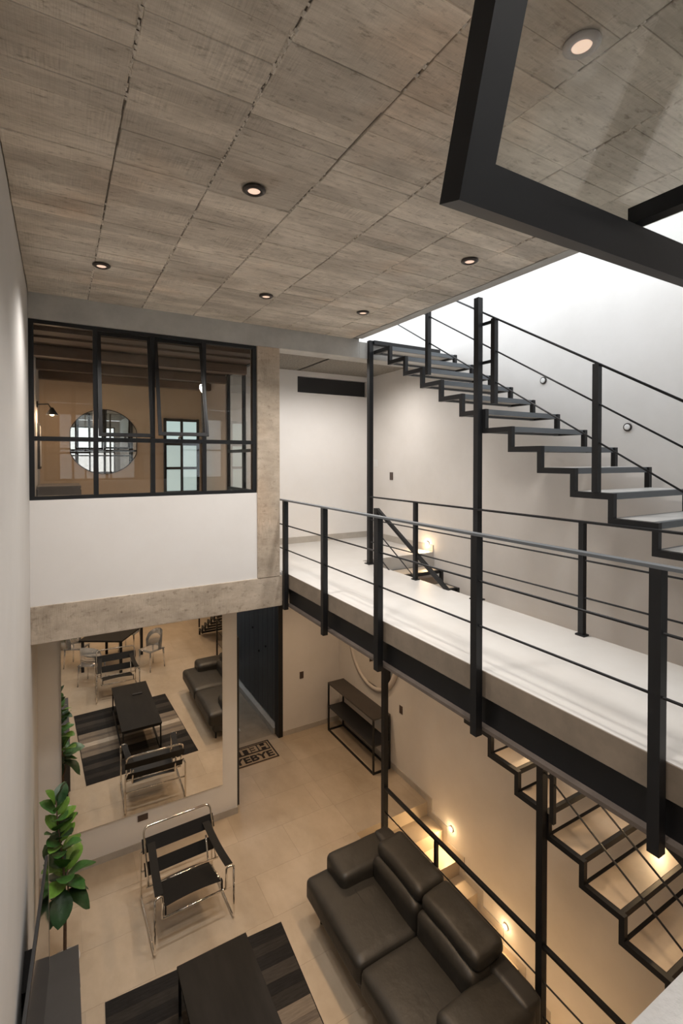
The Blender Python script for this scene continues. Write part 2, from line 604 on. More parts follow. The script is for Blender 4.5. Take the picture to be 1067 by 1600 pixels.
# floors
floor = struct(MB().box(XL, XW1, YEND, YD + 0.15, -0.2, -0.004).box(XW1, XR, 5.34, YD + 0.15, -0.2, -0.004).box(XW1, XR, YEND, 1.15, -0.2, -0.004)
               .build('floor', 'grout'), 'beige tiled ground floor of the living room', 'floor')


def tiles(x0, x1, y0, y1, ox):
    tw, tl = 1.18, 0.59
    j = 0
    y = y0
    while y < y1 - 0.01:
        yb = min(y + tl, y1)
        x = x0 - (tw * 0.5 if j % 2 else 0) - ox
        while x < x1 - 0.01:
            a, b = max(x, x0), min(x + tw, x1)
            if b - a > 0.02:
                B(a + 0.0008, b - 0.0008, y + 0.0008, yb - 0.0008, -0.012, 0.0).build('tile', 'tile', floor)
            x += tw
        y = yb
        j += 1


tiles(XL, XW1, -2.3, YD, 0.2)
tiles(XW1, XR, 5.34, YD, 0.1)
B(XL, XR, YEND, -2.3, -0.012, -0.0).build('floor_far', 'tile', floor)
B(XW1, XR, -2.3, 1.15, -0.012, -0.0005).build('floor_stair_foot', 'tile', floor)

# basement stair descending along the right wall
m = MB()
for k in range(1, 13):
    y1 = 5.34 - 0.32 * (k - 1)
    m.box(XW1 + 0.02, XR, y1 - 0.32, y1, -3.0, -0.19 * k)
m.box(XW1 + 0.02, XR, 1.13, 5.34 - 0.32 * 12, -3.0, -2.28)
struct(m.build('floor_basement_stair', 'tile'), 'beige tiled steps going down along the right wall', 'stairs')
struct(MB().box(XW1 - 0.1, XW1 + 0.02, 1.0, 5.34, -3.0, -0.2).box(XW1 - 0.1, XR, 1.0, 1.13, -3.0, -0.2).build('wall_basement', 'plaster_white'), 'white wall of the well below the ground floor', 'wall')
# baseboards
m = MB().box(XR - 0.012, XR, 5.34, YD, 0, 0.09)
for k in range(0, 13):
    y1 = 5.34 - 0.32 * (k - 1)
    if k:
        m.box(XR - 0.012, XR, y1 - 0.32, y1, -0.19 * k, -0.19 * k + 0.09)
        m.box(XR - 0.012, XR, y1 - 0.085, y1, -0.19 * k + 0.0905, -0.19 * (k - 1) + 0.09)
struct(m.build('baseboard_right', 'cement_base'), 'cement skirting stepping down the right wall', 'baseboard')
struct(MB().box(XL, 2.09, YM - 0.011, YM, 0, 0.085).box(2.09, 2.098, YM - 0.011, YM + 0.13, 0, 0.085).build('baseboard_mirror', 'cement_base'), 'cement skirting below the large mirror', 'baseboard')
struct(B(3.36, XR, YD - 0.011, YD, 0, 0.085).build('baseboard_entrance', 'cement_base'), 'cement skirting beside the entrance doorway', 'baseboard')
struct(MB().box(2.14, XR, YU - 0.011, YU, ZU, ZU + 0.095).box(XR - 0.011, XR, 5.24, YU, ZU, ZU + 0.095).build('baseboard_landing', 'cement_base'), 'cement skirting around the upper landing', 'baseboard')

# upper slabs: back room / landing, gangway, front side
m = MB().box(XL, 2.2, YB + 0.1, 8.2, ZS, ZU).box(2.2, 3.33, YB + 0.16, YU + 0.3, ZS, ZU).box(3.33, XR, 5.24, YU + 0.3, ZS, ZU).box(2.2, XR, YU + 0.3, YD + 0.15, ZS, ZU)
struct(m.build('floor_landing', 'cement_floor'), 'pale cement floor of the upper landing', 'floor')
m = MB().box(XW0, XW1 + 0.02, 0.1, YB + 0.16, 3.395, ZU)
gang = struct(m.build('floor_gangway', 'cement_floor'), 'pale cement deck of the gangway across the void', 'floor')
B(XW0 - 0.004, XW0, 0.2, YB - 0.005, 3.398, ZU - 0.003).build('slab_edge', 'slab_edge', gang)
m = MB().box(XL, XR, YEND, -0.1, ZS, ZU).box(XW0, XR, -0.1, 0.55, ZS, ZU)
struct(m.build('floor_front_room', 'cement_floor'), 'cement floor slab of the room behind the near window', 'floor')
# steel channel under the gangway
g = thing('steel_channel', (XW0, 2.6, 3.2), 'black steel channel beam along the near edge of the gangway', 'beam')
B(XW0 + 0.03, XW0 + 0.045, -0.1, YB + 0.02, 3.215, 3.398).build('web', 'black_steel', g)
B(XW0 - 0.012, XW0 + 0.045, -0.1, YB - 0.005, 3.195, 3.217).build('flange', 'flange_brown', g)
g = thing('steel_channel', (XW1, 2.6, 3.2), 'black steel channel beam along the stair side of the gangway', 'beam')
B(XW1 - 0.03, XW1 - 0.015, -0.1, YB + 0.15, 3.215, 3.398).build('web', 'black_steel', g)
B(XW1 - 0.03, XW1 + 0.03, -0.1, YB + 0.15, 3.205, 3.217).build('flange', 'black_steel', g)
struct(B(XW0 + 0.05, XW1 - 0.03, 0.1, YB + 0.15, 3.24, 3.30).build('ceiling_gangway', 'plaster_white'), 'white soffit under the gangway', 'ceiling')

# near side: parapet and window of the room the picture is taken from
m = MB().box(XL, 2.13, -0.12, YF - 0.004, ZS, 4.40)
struct(m.build('wall_front', 'plaster_white'), 'white parapet wall below the near window', 'wall')
m = MB().box(XL, 2.13, -0.11, YF - 0.003, 4.40, 4.452)
sill = m.build('window_sill', 'plaster_rough', bevel=0.012)
struct(sill, 'rough white plaster window sill at the lower right corner', 'sill')
struct(B(1.9, 2.16, -0.12, 0.12, 4.448, ZC).build('trim_4', 'beam_concrete'), 'concrete pillar beside the near window', 'pillar')
struct(B(2.0, 2.13, -4.0, -0.12, ZU, ZC).build('wall_front_room_right', 'plaster_white'), 'white inner wall of the near room', 'wall')
m = MB().box(XL, XR, YEND - 0.15, YEND, -0.2, 4.3).box(XL, XR, YEND - 0.15, YEND, 6.05, ZC).box(XL, 0.0, YEND - 0.15, YEND, 4.3, 6.05).box(1.85, 2.35, YEND - 0.15, YEND, 4.3, 6.05).box(4.25, XR, YEND - 0.15, YEND, 4.3, 6.05)
struct(m.build('wall_front_end', 'plaster_white'), 'white end wall with added daylight windows behind the near room', 'wall')
for k_, (xa, xb) in enumerate(((0.0, 1.85), (2.35, 4.25))):  # unseen windows added to bring daylight in from behind the camera
    g = struct(thing('window_%d' % (k_ + 4), ((xa + xb) / 2, YEND - 0.08, 4.3), '', ''), ('unseen black steel window added to the near room for daylight', 'unseen black steel window added beside the near landing for daylight')[k_], 'window')
    for i in range(4):
        x = xa + (xb - xa - 0.04) * i / 3
        B(x, x + 0.04, YEND - 0.1, YEND - 0.06, 4.3, 6.05).build('mullion', 'black_steel', g)
        if i < 3:
            x2 = xa + (xb - xa - 0.04) * (i + 1) / 3
            for z in (4.3, 5.1, 6.01):
                B(x + 0.04, x2, YEND - 0.1, YEND - 0.06, z, z + 0.04).build('rail', 'black_steel', g)
            for (za, zb) in ((4.34, 5.1), (5.14, 6.01)):
                B(x + 0.04, x2, YEND - 0.083, YEND - 0.077, za, zb).build('pane', 'glass', g)
struct(B(XL, 1.9, -0.12, -0.03, 6.20, ZC + 0.01).build('trim_5', 'grey_concrete'), 'grey concrete head above the near window', 'beam')


# ------------------------------------------------------------------ steel windows
def frame_window(name, label, posts, z0, zt, z1, y, depth, face, sashes, lock_z):
    """posts: x positions; zt transom height; sashes: {bay: tilt metres}; face -1/+1 = side the sashes open to"""
    w = thing(name, ((posts[0] + posts[-1]) / 2, y, z0), label, 'window', kind='structure')
    ya, yb = y, y + depth
    B(posts[0] - 0.02, posts[-1] + 0.02, ya, yb, z0, z0 + 0.035).build('bottom_rail', 'black_steel', w)
    B(posts[0] - 0.02, posts[-1] + 0.02, ya, yb, z1 - 0.035, z1).build('top_rail', 'black_steel', w)
    for px in posts:
        B(px - 0.02, px + 0.02, ya - 0.004, yb + 0.004, z0 + 0.035, z1 - 0.035).build('mullion', 'black_steel', w)
    for i in range(len(posts) - 1):
        a, b = posts[i] + 0.02, posts[i + 1] - 0.02
        B(a, b, ya, yb, zt - 0.02, zt + 0.02).build('transom', 'black_steel', w)
        yc = (ya + yb) / 2
        B(a, b, yc - 0.003, yc + 0.003, z0 + 0.035, zt - 0.02).build('pane', 'glass_room', w)
        if i not in sashes:
            B(a, b, yc - 0.003, yc + 0.003, zt + 0.02, z1 - 0.035).build('pane', 'glass_room', w)
        else:
            d = sashes[i]
            H = z1 - 0.04 - (zt + 0.012)
            th = math.asin(d / H)
            R = Matrix.Rotation(face * th, 4, 'X')
            hinge = Vector((0, yc, z1 - 0.04))

            def sb(x0, x1, q0, q1, zz0, zz1):
                mb = B(x0, x1, q0, q1, zz0, zz1)
                mb.v = [tuple(hinge + R @ Vector(p)) for p in mb.v]
                return mb
            aa, bb = a - 0.006, b + 0.006
            t0, t1 = -0.011, 0.011
            fw, bw = 0.020, 0.013
            s_ = sb(aa, bb, t0, t1, -H, -H + fw).build('sash', 'black_steel', w)
            sb(aa, bb, t0, t1, -fw, 0).build('sash_rail', 'black_steel', s_)
            sb(aa, aa + fw, t0, t1, -H + fw, -fw).build('sash_stile', 'black_steel', s_)
            sb(bb - fw, bb, t0, t1, -H + fw, -fw).build('sash_stile', 'black_steel', s_)
            sb(aa + fw, bb - fw, t0 + 0.006, t1 - 0.006, -H + fw, -H + fw + bw).build('glazing_bead', 'black_steel', s_)
            sb(aa + fw, bb - fw, t0 + 0.006, t1 - 0.006, -fw - bw, -fw).build('glazing_bead', 'black_steel', s_)
            sb(aa + fw, aa + fw + bw, t0 + 0.006, t1 - 0.006, -H + fw + bw, -fw - bw).build('glazing_bead', 'black_steel', s_)
            sb(bb - fw - bw, bb - fw, t0 + 0.006, t1 - 0.006, -H + fw + bw, -fw - bw).build('glazing_bead', 'black_steel', s_)
            sb(aa + fw + bw, bb - fw - bw, -0.002, 0.002, -H + fw + bw, -fw - bw).build('pane', 'glass', s_)
            pe = hinge + R @ Vector(((a + b) / 2, 0, -H + 0.021))
            if face > 0:
                pe = Vector((0.475, pe.y, pe.z + 0.02))
                MB().bar(pe, (0.475, yc, pe.z), 0.014, 0.016).build('stay_arm', 'black_steel', w)
            else:
                MB().bar(pe, ((a + b) / 2, yc, zt + 0.03), 0.012, 0.018).build('stay_arm', 'black_steel', w)
    return w


frame_window('window_1', 'black steel window with two tilted sashes above the parapet', [-0.20, 0.305, 0.805, 1.305, 1.845], 4.475, 5.02, 6.065, YB + 0.02, 0.05, -1,
             {1: 0.17, 2: 0.25}, 5.0)
# the near window: its open sash hangs into the picture at the upper right
frame_window('window_2', 'black steel near window with an open top-hung sash', [-0.20, 0.236, 0.80, 1.34, 1.87], 4.452, 4.96, 6.22, -0.085, 0.05, 1, {1: 0.335}, 5.0)

# ------------------------------------------------------------------ steel staircases
def staircase(name, label, n, ytop, ztop, run, rise, mat_top, th=0.045):
    """tread k spans y from ytop-run*k to ytop-run*(k+1); its top is ztop-rise*k; goes down toward the viewer"""
    w = thing(name, (3.85, ytop - run * n, ztop - rise * (n + 0.0)), label, 'stairs')
    xa, xb = 3.335, 4.38
    for k in range(n):
        ya, yb = ytop - run * (k + 1), ytop - run * k
        z = ztop - rise * k
        t = thing('tread_frame', (3.85, ya, z), '', '')
        del t['label'], t['category']
        COL.objects.unlink(t)
        bpy.data.objects.remove(t)
        fr = MB()
        fr.box(xa + 0.04, xb - 0.04, ya, ya + 0.03, z - th, z)
        fr.box(xa + 0.04, xb - 0.04, yb - 0.03, yb, z - th, z)
        fo = fr.build('tread_frame', 'grey_steel' if mat_top == 'tread_top' else 'black_steel', w)
        B(xa + 0.04, xb - 0.04, ya + 0.03, yb - 0.03, z - 0.025, z + 0.002).build('tread', mat_top, w)
        for x in (xa, xb - 0.04):
            B(x, x + 0.04, ya - 0.02, yb + 0.02, z - th, z).build('stringer_flat', 'black_steel', w)
            if k < n - 1 or True:
                B(x, x + 0.04, ya - 0.02, ya + 0.02, z - rise, z - th).build('stringer_riser', 'black_steel', w)
    return w


# upper flight: chord bottoms at y 4.68-0.2955 i, z 5.94-0.1735 i
RU, HU = 0.2955, 0.1735
st_up = staircase('steel_staircase', 'upper black steel zigzag stair with pale treads climbing to the roof', 15, 4.68 + RU, 5.94 + HU + 0.045, RU, HU, 'tread_top')
RLo, HLo = 0.30, 3.555 / 21
st_lo = staircase('steel_staircase', 'lower black steel zigzag stair with tan treads under the gangway', 20, 5.22, 3.555 - HLo, RLo, HLo, 'tread_wood')
B(3.335, 4.38, 4.975, 5.05, 6.24, 6.285).build('top_bracket', 'black_steel', st_up)


def rail_post(w, x, y, z0, z1, sx=0.05, sy=0.05, name='post'):
    return B(x - sx / 2, x + sx / 2, y - sy / 2, y + sy / 2, z0, z1).build(name, 'black_steel', w)


def rod(w, a, b, r=0.007, name='rod'):
    return MB().tube([a, b], r, 8).build(name, 'black_steel', w, smooth=True)


# near gangway railing
g = thing('railing', (XW0, 2.7, 3.16), 'black steel railing along the near edge of the gangway', 'railing')
for y in (5.03, 4.11, 3.20, 2.15, 1.115):
    rail_post(g, XW0 - 0.038, y, 3.165, 4.375, 0.05, 0.05 if y != 3.20 else 0.06)
rail_post(g, XW0 - 0.038, 5.275, 3.56, 4.375, 0.04, 0.045)
B(XW0 - 0.062, XW0 - 0.014, 0.2, 5.30, 4.375, 4.39).build('handrail', 'grey_steel', g)
for z in (4.105, 3.835):
    rod(g, (XW0 - 0.038, 0.2, z), (XW0 - 0.038, 5.29, z))
# stair side railing
g = thing('railing', (XW1, 2.7, ZU), 'black steel railing between the gangway and the stairwell', 'railing')
for y in (4.12, 2.20):
    rail_post(g, XW1 - 0.02, y, ZU, 4.375, 0.04, 0.04)
    B(XW1 - 0.05, XW1 + 0.01, y - 0.035, y + 0.035, ZU, ZU + 0.012).build('foot_plate', 'black_steel', g)
B(XW1 - 0.04, XW1, 0.62, 4.98, 4.375, 4.39).build('handrail', 'black_steel', g)
for z in (4.105, 3.835):
    rod(g, (XW1 - 0.02, 0.62, z), (XW1 - 0.02, 4.98, z))
rail_post(g, XW1 - 0.02, 0.62, ZU, 4.375, 0.04, 0.04)
# upper stair railing
g = thing('railing', (3.35, 2.7, 4.0), 'sloping black rod railing of the upper stair', 'railing')


def up_z(y, off):
    return 5.52 + (y - 2.13) * 0.588 + off


for y, zb in ((2.14, 4.60), (3.10, 5.33), (4.00, 5.72)):
    rail_post(g, 3.355, y, zb, up_z(y, -0.005), 0.045, 0.045)
B(3.345, 3.365, 3.10, 3.24, 6.05, 6.075).build('bracket', 'black_steel', g)
B(3.345, 3.365, 3.10, 3.24, 5.70, 5.725).build('bracket', 'black_steel', g)
for off in (0.0, -0.285, -0.56):
    MB().tube([(3.355, 0.75, up_z(0.75, off)), (3.355, 5.0, up_z(5.0, off))], 0.009 if off == 0 else 0.007, 8).build('rod' if off else 'handrail', 'black_steel', g, smooth=True)
rail_post(g, 3.355, 0.80, 3.70, up_z(0.8, 0), 0.045, 0.045)
# lower stair railing
g = thing('railing', (3.35, 2.7, 0.2), 'sloping black railing of the lower stair below the gangway', 'railing')


def lo_z(y, off):
    return 2.20 + HLo + (y - 2.82) * (HLo / RLo) + off


MB().bar((3.305, 4.86, lo_z(4.86, 0.72)), (3.305, -0.7, lo_z(-0.7, 0.72)), 0.035, 0.035).build('handrail', 'black_steel', g)
for off in (0.44, 0.16):
    rod(g, (3.315, 4.86, lo_z(4.86, off)), (3.315, -0.7, lo_z(-0.7, off)))
for y in (2.45, 0.9, -0.65):
    rail_post(g, 3.315, y, max(0.0, lo_z(y, -0.16)), lo_z(y, 0.71), 0.035, 0.035)
rail_post(g, 3.305, 4.88, 3.56, lo_z(4.88, 0.72), 0.04, 0.07, 'newel')

# columns
for (y, z0, z1, lab) in ((5.03, ZU, ZC - 0.0, 'slender black steel column at the head of the upper stair'), (3.25, ZU, ZC + 0.012, 'slender black steel column rising from the gangway to the slab edge'),
                         (4.72, 0.0, 3.205, 'black steel column between the console and the sofa'), (2.55, 0.0, 3.205, 'black steel column behind the sofa under the gangway')):
    x = XW1 if z0 > 1 else XW1 + 0.005
    if y == 5.03:
        x = 3.31
    s_ = 0.028 if z0 > 1 else 0.03
    g = thing('steel_column', (x, y, z0), lab, 'column')
    B(x - s_, x + s_, y - s_, y + s_, z0, z1).build('shaft', 'black_steel', g)
    B(x - 0.05, x + 0.05, y - 0.05, y + 0.05, z0, z0 + 0.01).build('base_plate', 'black_steel', g)
# ground floor guard rail
g = thing('railing', (XW1, 2.9, 0.0), 'black guard rail beside the basement stair behind the sofa', 'railing')
B(XW1 - 0.02, XW1 + 0.02, 1.1, 4.70, 0.955, 0.98).build('handrail', 'black_steel', g)
for z in (0.68, 0.40):
    rod(g, (XW1, 1.1, z), (XW1, 4.70, z))
for y in (3.80, 1.10):
    rail_post(g, XW1, y, 0, 0.955, 0.035, 0.035)

# ------------------------------------------------------------------ lamps
def downlight(x, y, z, label, power, group=None, ring='lamp_ring', r=0.062, spot=2.3):
    t = thing('downlight', (x, y, z), label, 'downlight', group)
    MB().lathe([(r * 0.55, 0.0), (r * 0.55, -0.012), (r * 0.8, -0.014), (r, -0.006), (r, 0.0)], (x, y, z), 28).build('ring', ring, t, smooth=True)
    MB().lathe([(r * 0.54, -0.0005), (r * 0.54, -0.0075)], (x, y, z), 20).build('lens', 'bulb', t)
    light('downlight_lamp', 'SPOT', (x, y, z - 0.03), power, t, col=(1.0, 0.945, 0.89) if z > 6.04 else WARM, size=0.09, spot=spot, blend=0.9, direction=(0, 0, -1))
    return t


zt = ZC - 0.006
for (x, y, lab) in ((0.92, 2.53, 'dark ringed downlight in the middle of the concrete ceiling'), (0.29, 4.07, 'dark ringed ceiling downlight nearest the left wall'),
                    (1.60, 4.10, 'dark ringed ceiling downlight above the steel window pillar'), (2.60, 4.08, 'dark ringed ceiling downlight beside the stair head'),
                    (2.60, 2.64, 'dark ringed ceiling downlight nearest the skylight edge')):
    downlight(x, y, zt, lab, P_CEIL)
for (x, y, lab) in ((2.75, 5.75, 'small downlight added to brighten the upper landing, left of the dark slot'), (3.65, 5.75, 'small downlight added to brighten the upper landing, nearer the right wall')):
    downlight(x, y, 6.20, lab, P_CEIL * 0.75, spot=2.9)  # lamps added to brighten the white landing wall
downlight(1.59, 1.08, zt, 'pale ringed glowing downlight seen through the open sash', P_CEIL, ring='lamp_ring_pale')
for (x, y, lab) in ((0.55, -0.75, 'unseen downlight added in the near room to light the sill, close to the left wall'), (1.45, -0.75, 'unseen downlight added in the near room to light the sill, away from the left wall')):
    downlight(x, y, ZC + 0.012, lab, P_CEIL * 0.9)  # unseen lamps added to brighten the window sill
for (x, y, lab) in ((0.6, 5.75, 'soffit downlight in front of the mirror, nearer the fig'), (1.6, 5.75, 'soffit downlight in front of the mirror, nearer the entrance')):
    downlight(x, y, ZS, lab, P_LOW * 0.33, 'mirror soffit lights')
for (x, y, lab) in ((2.75, 6.6, 'soffit downlight above the doormat'), (3.7, 6.6, 'soffit downlight beside the console table')):
    downlight(x, y, ZS, lab, P_LOW, 'entrance soffit lights')
for (x, y, lab) in ((2.75, 4.3, 'added gangway soffit downlight over the far sofa arm'), (2.75, 3.0, 'added gangway soffit downlight over the near sofa seat'), (2.75, 1.7, 'added gangway soffit downlight nearest the dining area')):
    downlight(x, y, 3.24, lab, P_LOW * 1.15, 'added gangway soffit lights')  # unseen lamps added to warm the sofa and lower right wall
for (x, y, lab) in ((0.7, -0.7, 'dining soffit downlight over the dining table, near the left wall'), (2.0, -0.7, 'dining soffit downlight right of the dining table'), (0.7, -2.2, 'dining soffit downlight beyond the potted plant'), (2.0, -2.2, 'dining soffit downlight at the middle of the end wall'), (3.3, -1.5, 'dining soffit downlight at the foot of the lower stair')):
    downlight(x, y, ZS, lab, P_LOW, 'dining soffit lights')


def step_light(y, z, label, lit):
    t = thing('wall_step_light', (XR, y, z), label, 'wall light')
    MB().lathe([(0.038, 0.0), (0.038, -0.012), (0.028, -0.016), (0.027, -0.008)], (XR, y, z), 24, 'x').build('ring', 'lamp_ring' if not lit else 'lamp_ring_pale', t, smooth=True)
    MB().lathe([(0.0265, -0.006), (0.0265, -0.018), (0.018, -0.022)], (XR, y, z), 16, 'x').build('lens', 'bulb_step' if lit else 'plate_white', t)
    if lit:
        light('step_lamp', 'SPOT', (XR - 0.034, y, z), P_STEP * (0.45 if z > 1 else 1.0), t, col=(1, 0.66, 0.33), size=0.02, spot=2.75, blend=0.5, direction=(-1, 0, -0.45))
        light('step_glow', 'POINT', (XR - 0.07, y, z), P_STEP * 0.04, t, col=(1, 0.70, 0.38), size=0.02)


step_light(5.36, 3.65, 'lit round step light just above the landing floor', True)
step_light(4.86, -0.08, 'lit round step light above the first basement steps', True)
step_light(3.94, -0.63, 'lit round step light beside the sofa back, down the basement stair', True)
step_light(2.95, -1.18, 'lit round step light added lowest down the basement stair to warm the wall', True)  # added lamp below the view, brightens the lower right wall
step_light(3.6, 2.75, 'lit round step light beside the lower stair, upper one', True)
step_light(2.25, 1.98, 'lit round step light beside the lower stair, lower one', True)
step_light(3.47, 5.68, 'unlit dark ring light on the bright wall, middle of the upper stair', False)
step_light(2.57, 5.13, 'unlit dark ring light on the bright wall, lowest by the upper stair', False)
step_light(5.36, 6.72, 'unlit dark ring light on the bright wall at the stair head', False)


# ------------------------------------------------------------------ switches and sockets
def plate(name, label, x0, x1, y0, y1, z0, z1, m_, cat, axis):
    t = thing(name, ((x0 + x1) / 2, (y0 + y1) / 2, z0), label, cat)
    B(x0, x1, y0, y1, z0, z1).build('cover', m_, t, bevel=0.002)
    if axis == 'x':
        B(x0 - 0.004, x0 + 0.002, y0 + 0.02, y1 - 0.02, z0 + 0.03, z1 - 0.03).build('rocker', m_, t)
    else:
        B(x0 + 0.02, x1 - 0.02, y0 - 0.004, y0 + 0.002, z0 + 0.03, z1 - 0.03).build('rocker', m_, t)


plate('light_switch', 'dark switch plate on the right wall beside the console', XR - 0.009, XR, 5.935, 6.01, 0.965, 1.085, 'plate_dark', 'switch', 'x')
plate('light_switch', 'dark switch plate on the wall right of the entrance doorway', 3.69, 3.765, YD - 0.009, YD, 0.94, 1.06, 'plate_dark', 'switch', 'y')
plate('light_switch', 'dark switch plate on the upper landing wall', XR - 0.009, XR, 6.19, 6.27, 4.52, 4.64, 'plate_dark', 'switch', 'x')
plate('light_switch', 'white switch plate on the upper landing wall', XR - 0.009, XR, 6.60, 6.72, 4.72, 4.84, 'plate_white', 'switch', 'x')
plate('wall_socket', 'dark socket plate under the large mirror', 0.82, 0.94, YM - 0.009, YM, 0.345, 0.42, 'plate_dark', 'socket', 'y')

# ------------------------------------------------------------------ large wall mirror
g = thing('wall_mirror', (0.95, YM - 0.02, 0.47), 'large frameless rectangular mirror reflecting the living room', 'mirror')
B(0.01, 1.88, YM - 0.028, YM - 0.022, 0.475, 3.0).build('mirror_glass', 'mirror', g)
B(0.02, 1.87, YM - 0.022, YM, 0.485, 2.99).build('backing', 'mirror_rim', g)

# ------------------------------------------------------------------ entrance
g = thing('front_door', (2.13, 7.2, 0), 'black entrance door leaf standing open edge-on', 'door')
B(2.112, 2.16, 6.60, 7.84, 0.01, 2.36).build('leaf', 'black_paint', g)
h = MB().tube([(2.16, 6.68, 1.0), (2.20, 6.68, 1.0), (2.20, 6.80, 1.0)], 0.009, 8).build('handle', 'silver', g, smooth=True)
g = struct(thing('door_1', (2.7, YD, 0), '', ''), 'black steel frame of the entrance doorway', 'door frame')
B(3.28, 3.36, YD - 0.02, YD + 0.15, 0, 2.42).build('jamb', 'black_steel', g)
B(2.12, 2.17, YD - 0.005, YD + 0.15, 0, 2.42).build('jamb', 'black_steel', g)
B(2.17, 3.28, YD - 0.02, YD + 0.15, 2.36, 2.42).build('lintel', 'black_steel', g)
struct(B(1.9, 3.6, YD + 0.15, 11.2, -0.15, -0.004).build('floor_hall', 'hall_floor'), 'dark concrete floor of the entrance passage', 'floor')
g = struct(B(3.36, 3.5, YD + 0.15, 11.2, 0, 3.2).build('wall_hall', 'black_plank'), 'passage wall clad in black vertical planks', 'wall')
y = YD + 0.16
while y < 11.1:
    w_ = random.choice((0.24, 0.28, 0.31))
    B(3.335, 3.36, y + 0.003, y + w_ - 0.003, 0.14, 3.1).build('plank', 'black_plank', g, bevel=0.003)
    y += w_
for (yy, zz) in ((8.6, 1.35), (8.95, 1.15), (9.3, 1.5)):
    MB().lathe([(0.02, 0.0), (0.018, -0.02), (0.008, -0.024)], (3.335, yy, zz), 10, 'x').build('bolt', 'black_steel', g)
struct(B(3.25, 3.36, YD + 0.15, 11.2, 0, 0.10).build('baseboard_hall', 'grey_concrete'), 'pale kerb at the foot of the black plank wall', 'kerb')
struct(B(1.78, 1.9, YD + 0.15, 11.2, 0, 3.2).build('wall_hall_left', 'plaster_white'), 'white passage wall opposite the black planks', 'wall')
struct(B(1.78, 3.5, YD + 0.15, 10.0, 3.2, 3.3).build('ceiling_hall_skyblock', 'plaster_grey'), 'unseen roof slab added over the entrance passage to hold back the sky', 'ceiling')  # added cover that keeps blue sky light off the passage floor
struct(B(1.9, 3.5, 11.2, 11.3, 0, 3.2).build('wall_hall_end', 'plaster_grey'), 'grey end wall of the entrance passage', 'wall')

# doormat
MX0, MX1, MY0, MY1 = 2.22, 3.09, 7.37, 7.90
g = thing('doormat', ((MX0 + MX1) / 2, (MY0 + MY1) / 2, 0), 'tan and black doormat lettered HELLO and BYEBYE', 'doormat')
B(MX0, MX1, MY0, MY1, 0.0005, 0.010).build('mat', 'mat_tan', g)
bd = MB()
t_ = 0.022
for (a, b, c, d) in ((MX0, MX1, MY0, MY0 + t_), (MX0, MX1, MY1 - t_, MY1), (MX0, MX0 + t_, MY0 + t_, MY1 - t_), (MX1 - t_, MX1, MY0 + t_, MY1 - t_)):
    bd.box(a, b, c, d, 0.010, 0.0125)
bd.build('border', 'mat_black', g)
ymid = (MY0 + MY1) / 2
B(MX0 + 0.045, MX1 - 0.045, ymid + 0.005, MY1 - 0.04, 0.010, 0.0125).build('dark_band', 'mat_black', g)


def text_mesh(body, name, m_, parent, cx, cy, z, width, height, rot, off=0.012):
    cu = bpy.data.curves.new('lettering', 'FONT')
    cu.body = body
    cu.align_x = 'CENTER'
    cu.align_y = 'CENTER'
    cu.offset = off
    cu.extrude = 0.002
    to = bpy.data.objects.new('lettering_tmp', cu)
    COL.objects.link(to)
    dg = bpy.context.evaluated_depsgraph_get()
    me = bpy.data.meshes.new_from_object(to.evaluated_get(dg))
    bpy.data.objects.remove(to)
    xs_ = [v.co.x for v in me.vertices]
    ys_ = [v.co.y for v in me.vertices]
    w0, h0 = max(xs_) - min(xs_), max(ys_) - min(ys_)
    mx, my = (max(xs_) + min(xs_)) / 2, (max(ys_) + min(ys_)) / 2
    for v in me.vertices:
        v.co.x = (v.co.x - mx) * width / w0
        v.co.y = (v.co.y - my) * height / h0
    me.materials.clear()
    me.materials.append(MATS[m_])
    o = bpy.data.objects.new(name, me)
    COL.objects.link(o)
    o.parent = parent
    o.location = Vector((cx, cy, z)) - WL[parent.name]
    o.rotation_euler = (0, 0, rot)
    return o


text_mesh('HELLO', 'lettering', 'mat_tan', g, (MX0 + MX1) / 2 + 0.0, (ymid + 0.005 + MY1 - 0.04) / 2, 0.0135, 0.74, 0.165, PI, 0.03)
text_mesh('BYEBYE', 'lettering', 'mat_black', g, (MX0 + MX1) / 2, (MY0 + t_ + ymid) / 2, 0.0120, 0.77, 0.165, 0, 0.03)

# ------------------------------------------------------------------ console table and round mirror
CX0, CX1, CY0, CY1 = 4.14, 4.465, 6.20, 7.66
g = thing('console_table', ((CX0 + CX1) / 2, (CY0 + CY1) / 2, 0), 'black metal console table with two shelves against the right wall', 'table')
e = 0.025
B(CX0, CX1, CY0, CY1, 0.838, 0.862).build('top', 'console_top', g)
B(CX0 + 0.004, CX1 - 0.004, CY0 + 0.004, CY1 - 0.004, 0.425, 0.445).build('shelf', 'black_paint', g)
for x in (CX0, CX1 - e):
    for y in (CY0, CY1 - e):
        B(x, x + e, y, y + e, 0, 0.838).build('leg', 'black_steel', g)
for x in (CX0, CX1 - e):
    B(x, x + e, CY0 + e, CY1 - e, 0.0, e).build('floor_rail', 'black_steel', g)
for y in (CY0, CY1 - e):
    B(CX0 + e, CX1 - e, y, y + e, 0.0, e).build('floor_rail', 'black_steel', g)
g = thing('round_mirror', (XR, 6.75, 1.03), 'big round wall mirror with a pale rim above the console', 'mirror')
MB().lathe([(0.66, 0.0), (0.66, -0.018)], (XR - 0.012, 6.75, 1.76), 64, 'x').build('mirror_glass', 'mirror', g)
MB().lathe([(0.655, -0.02), (0.66, -0.045), (0.73, -0.035), (0.735, 0.0), (0.655, -0.0)], (XR, 6.75, 1.76), 64, 'x').build('rim', 'mirror_rim', g, smooth=True)

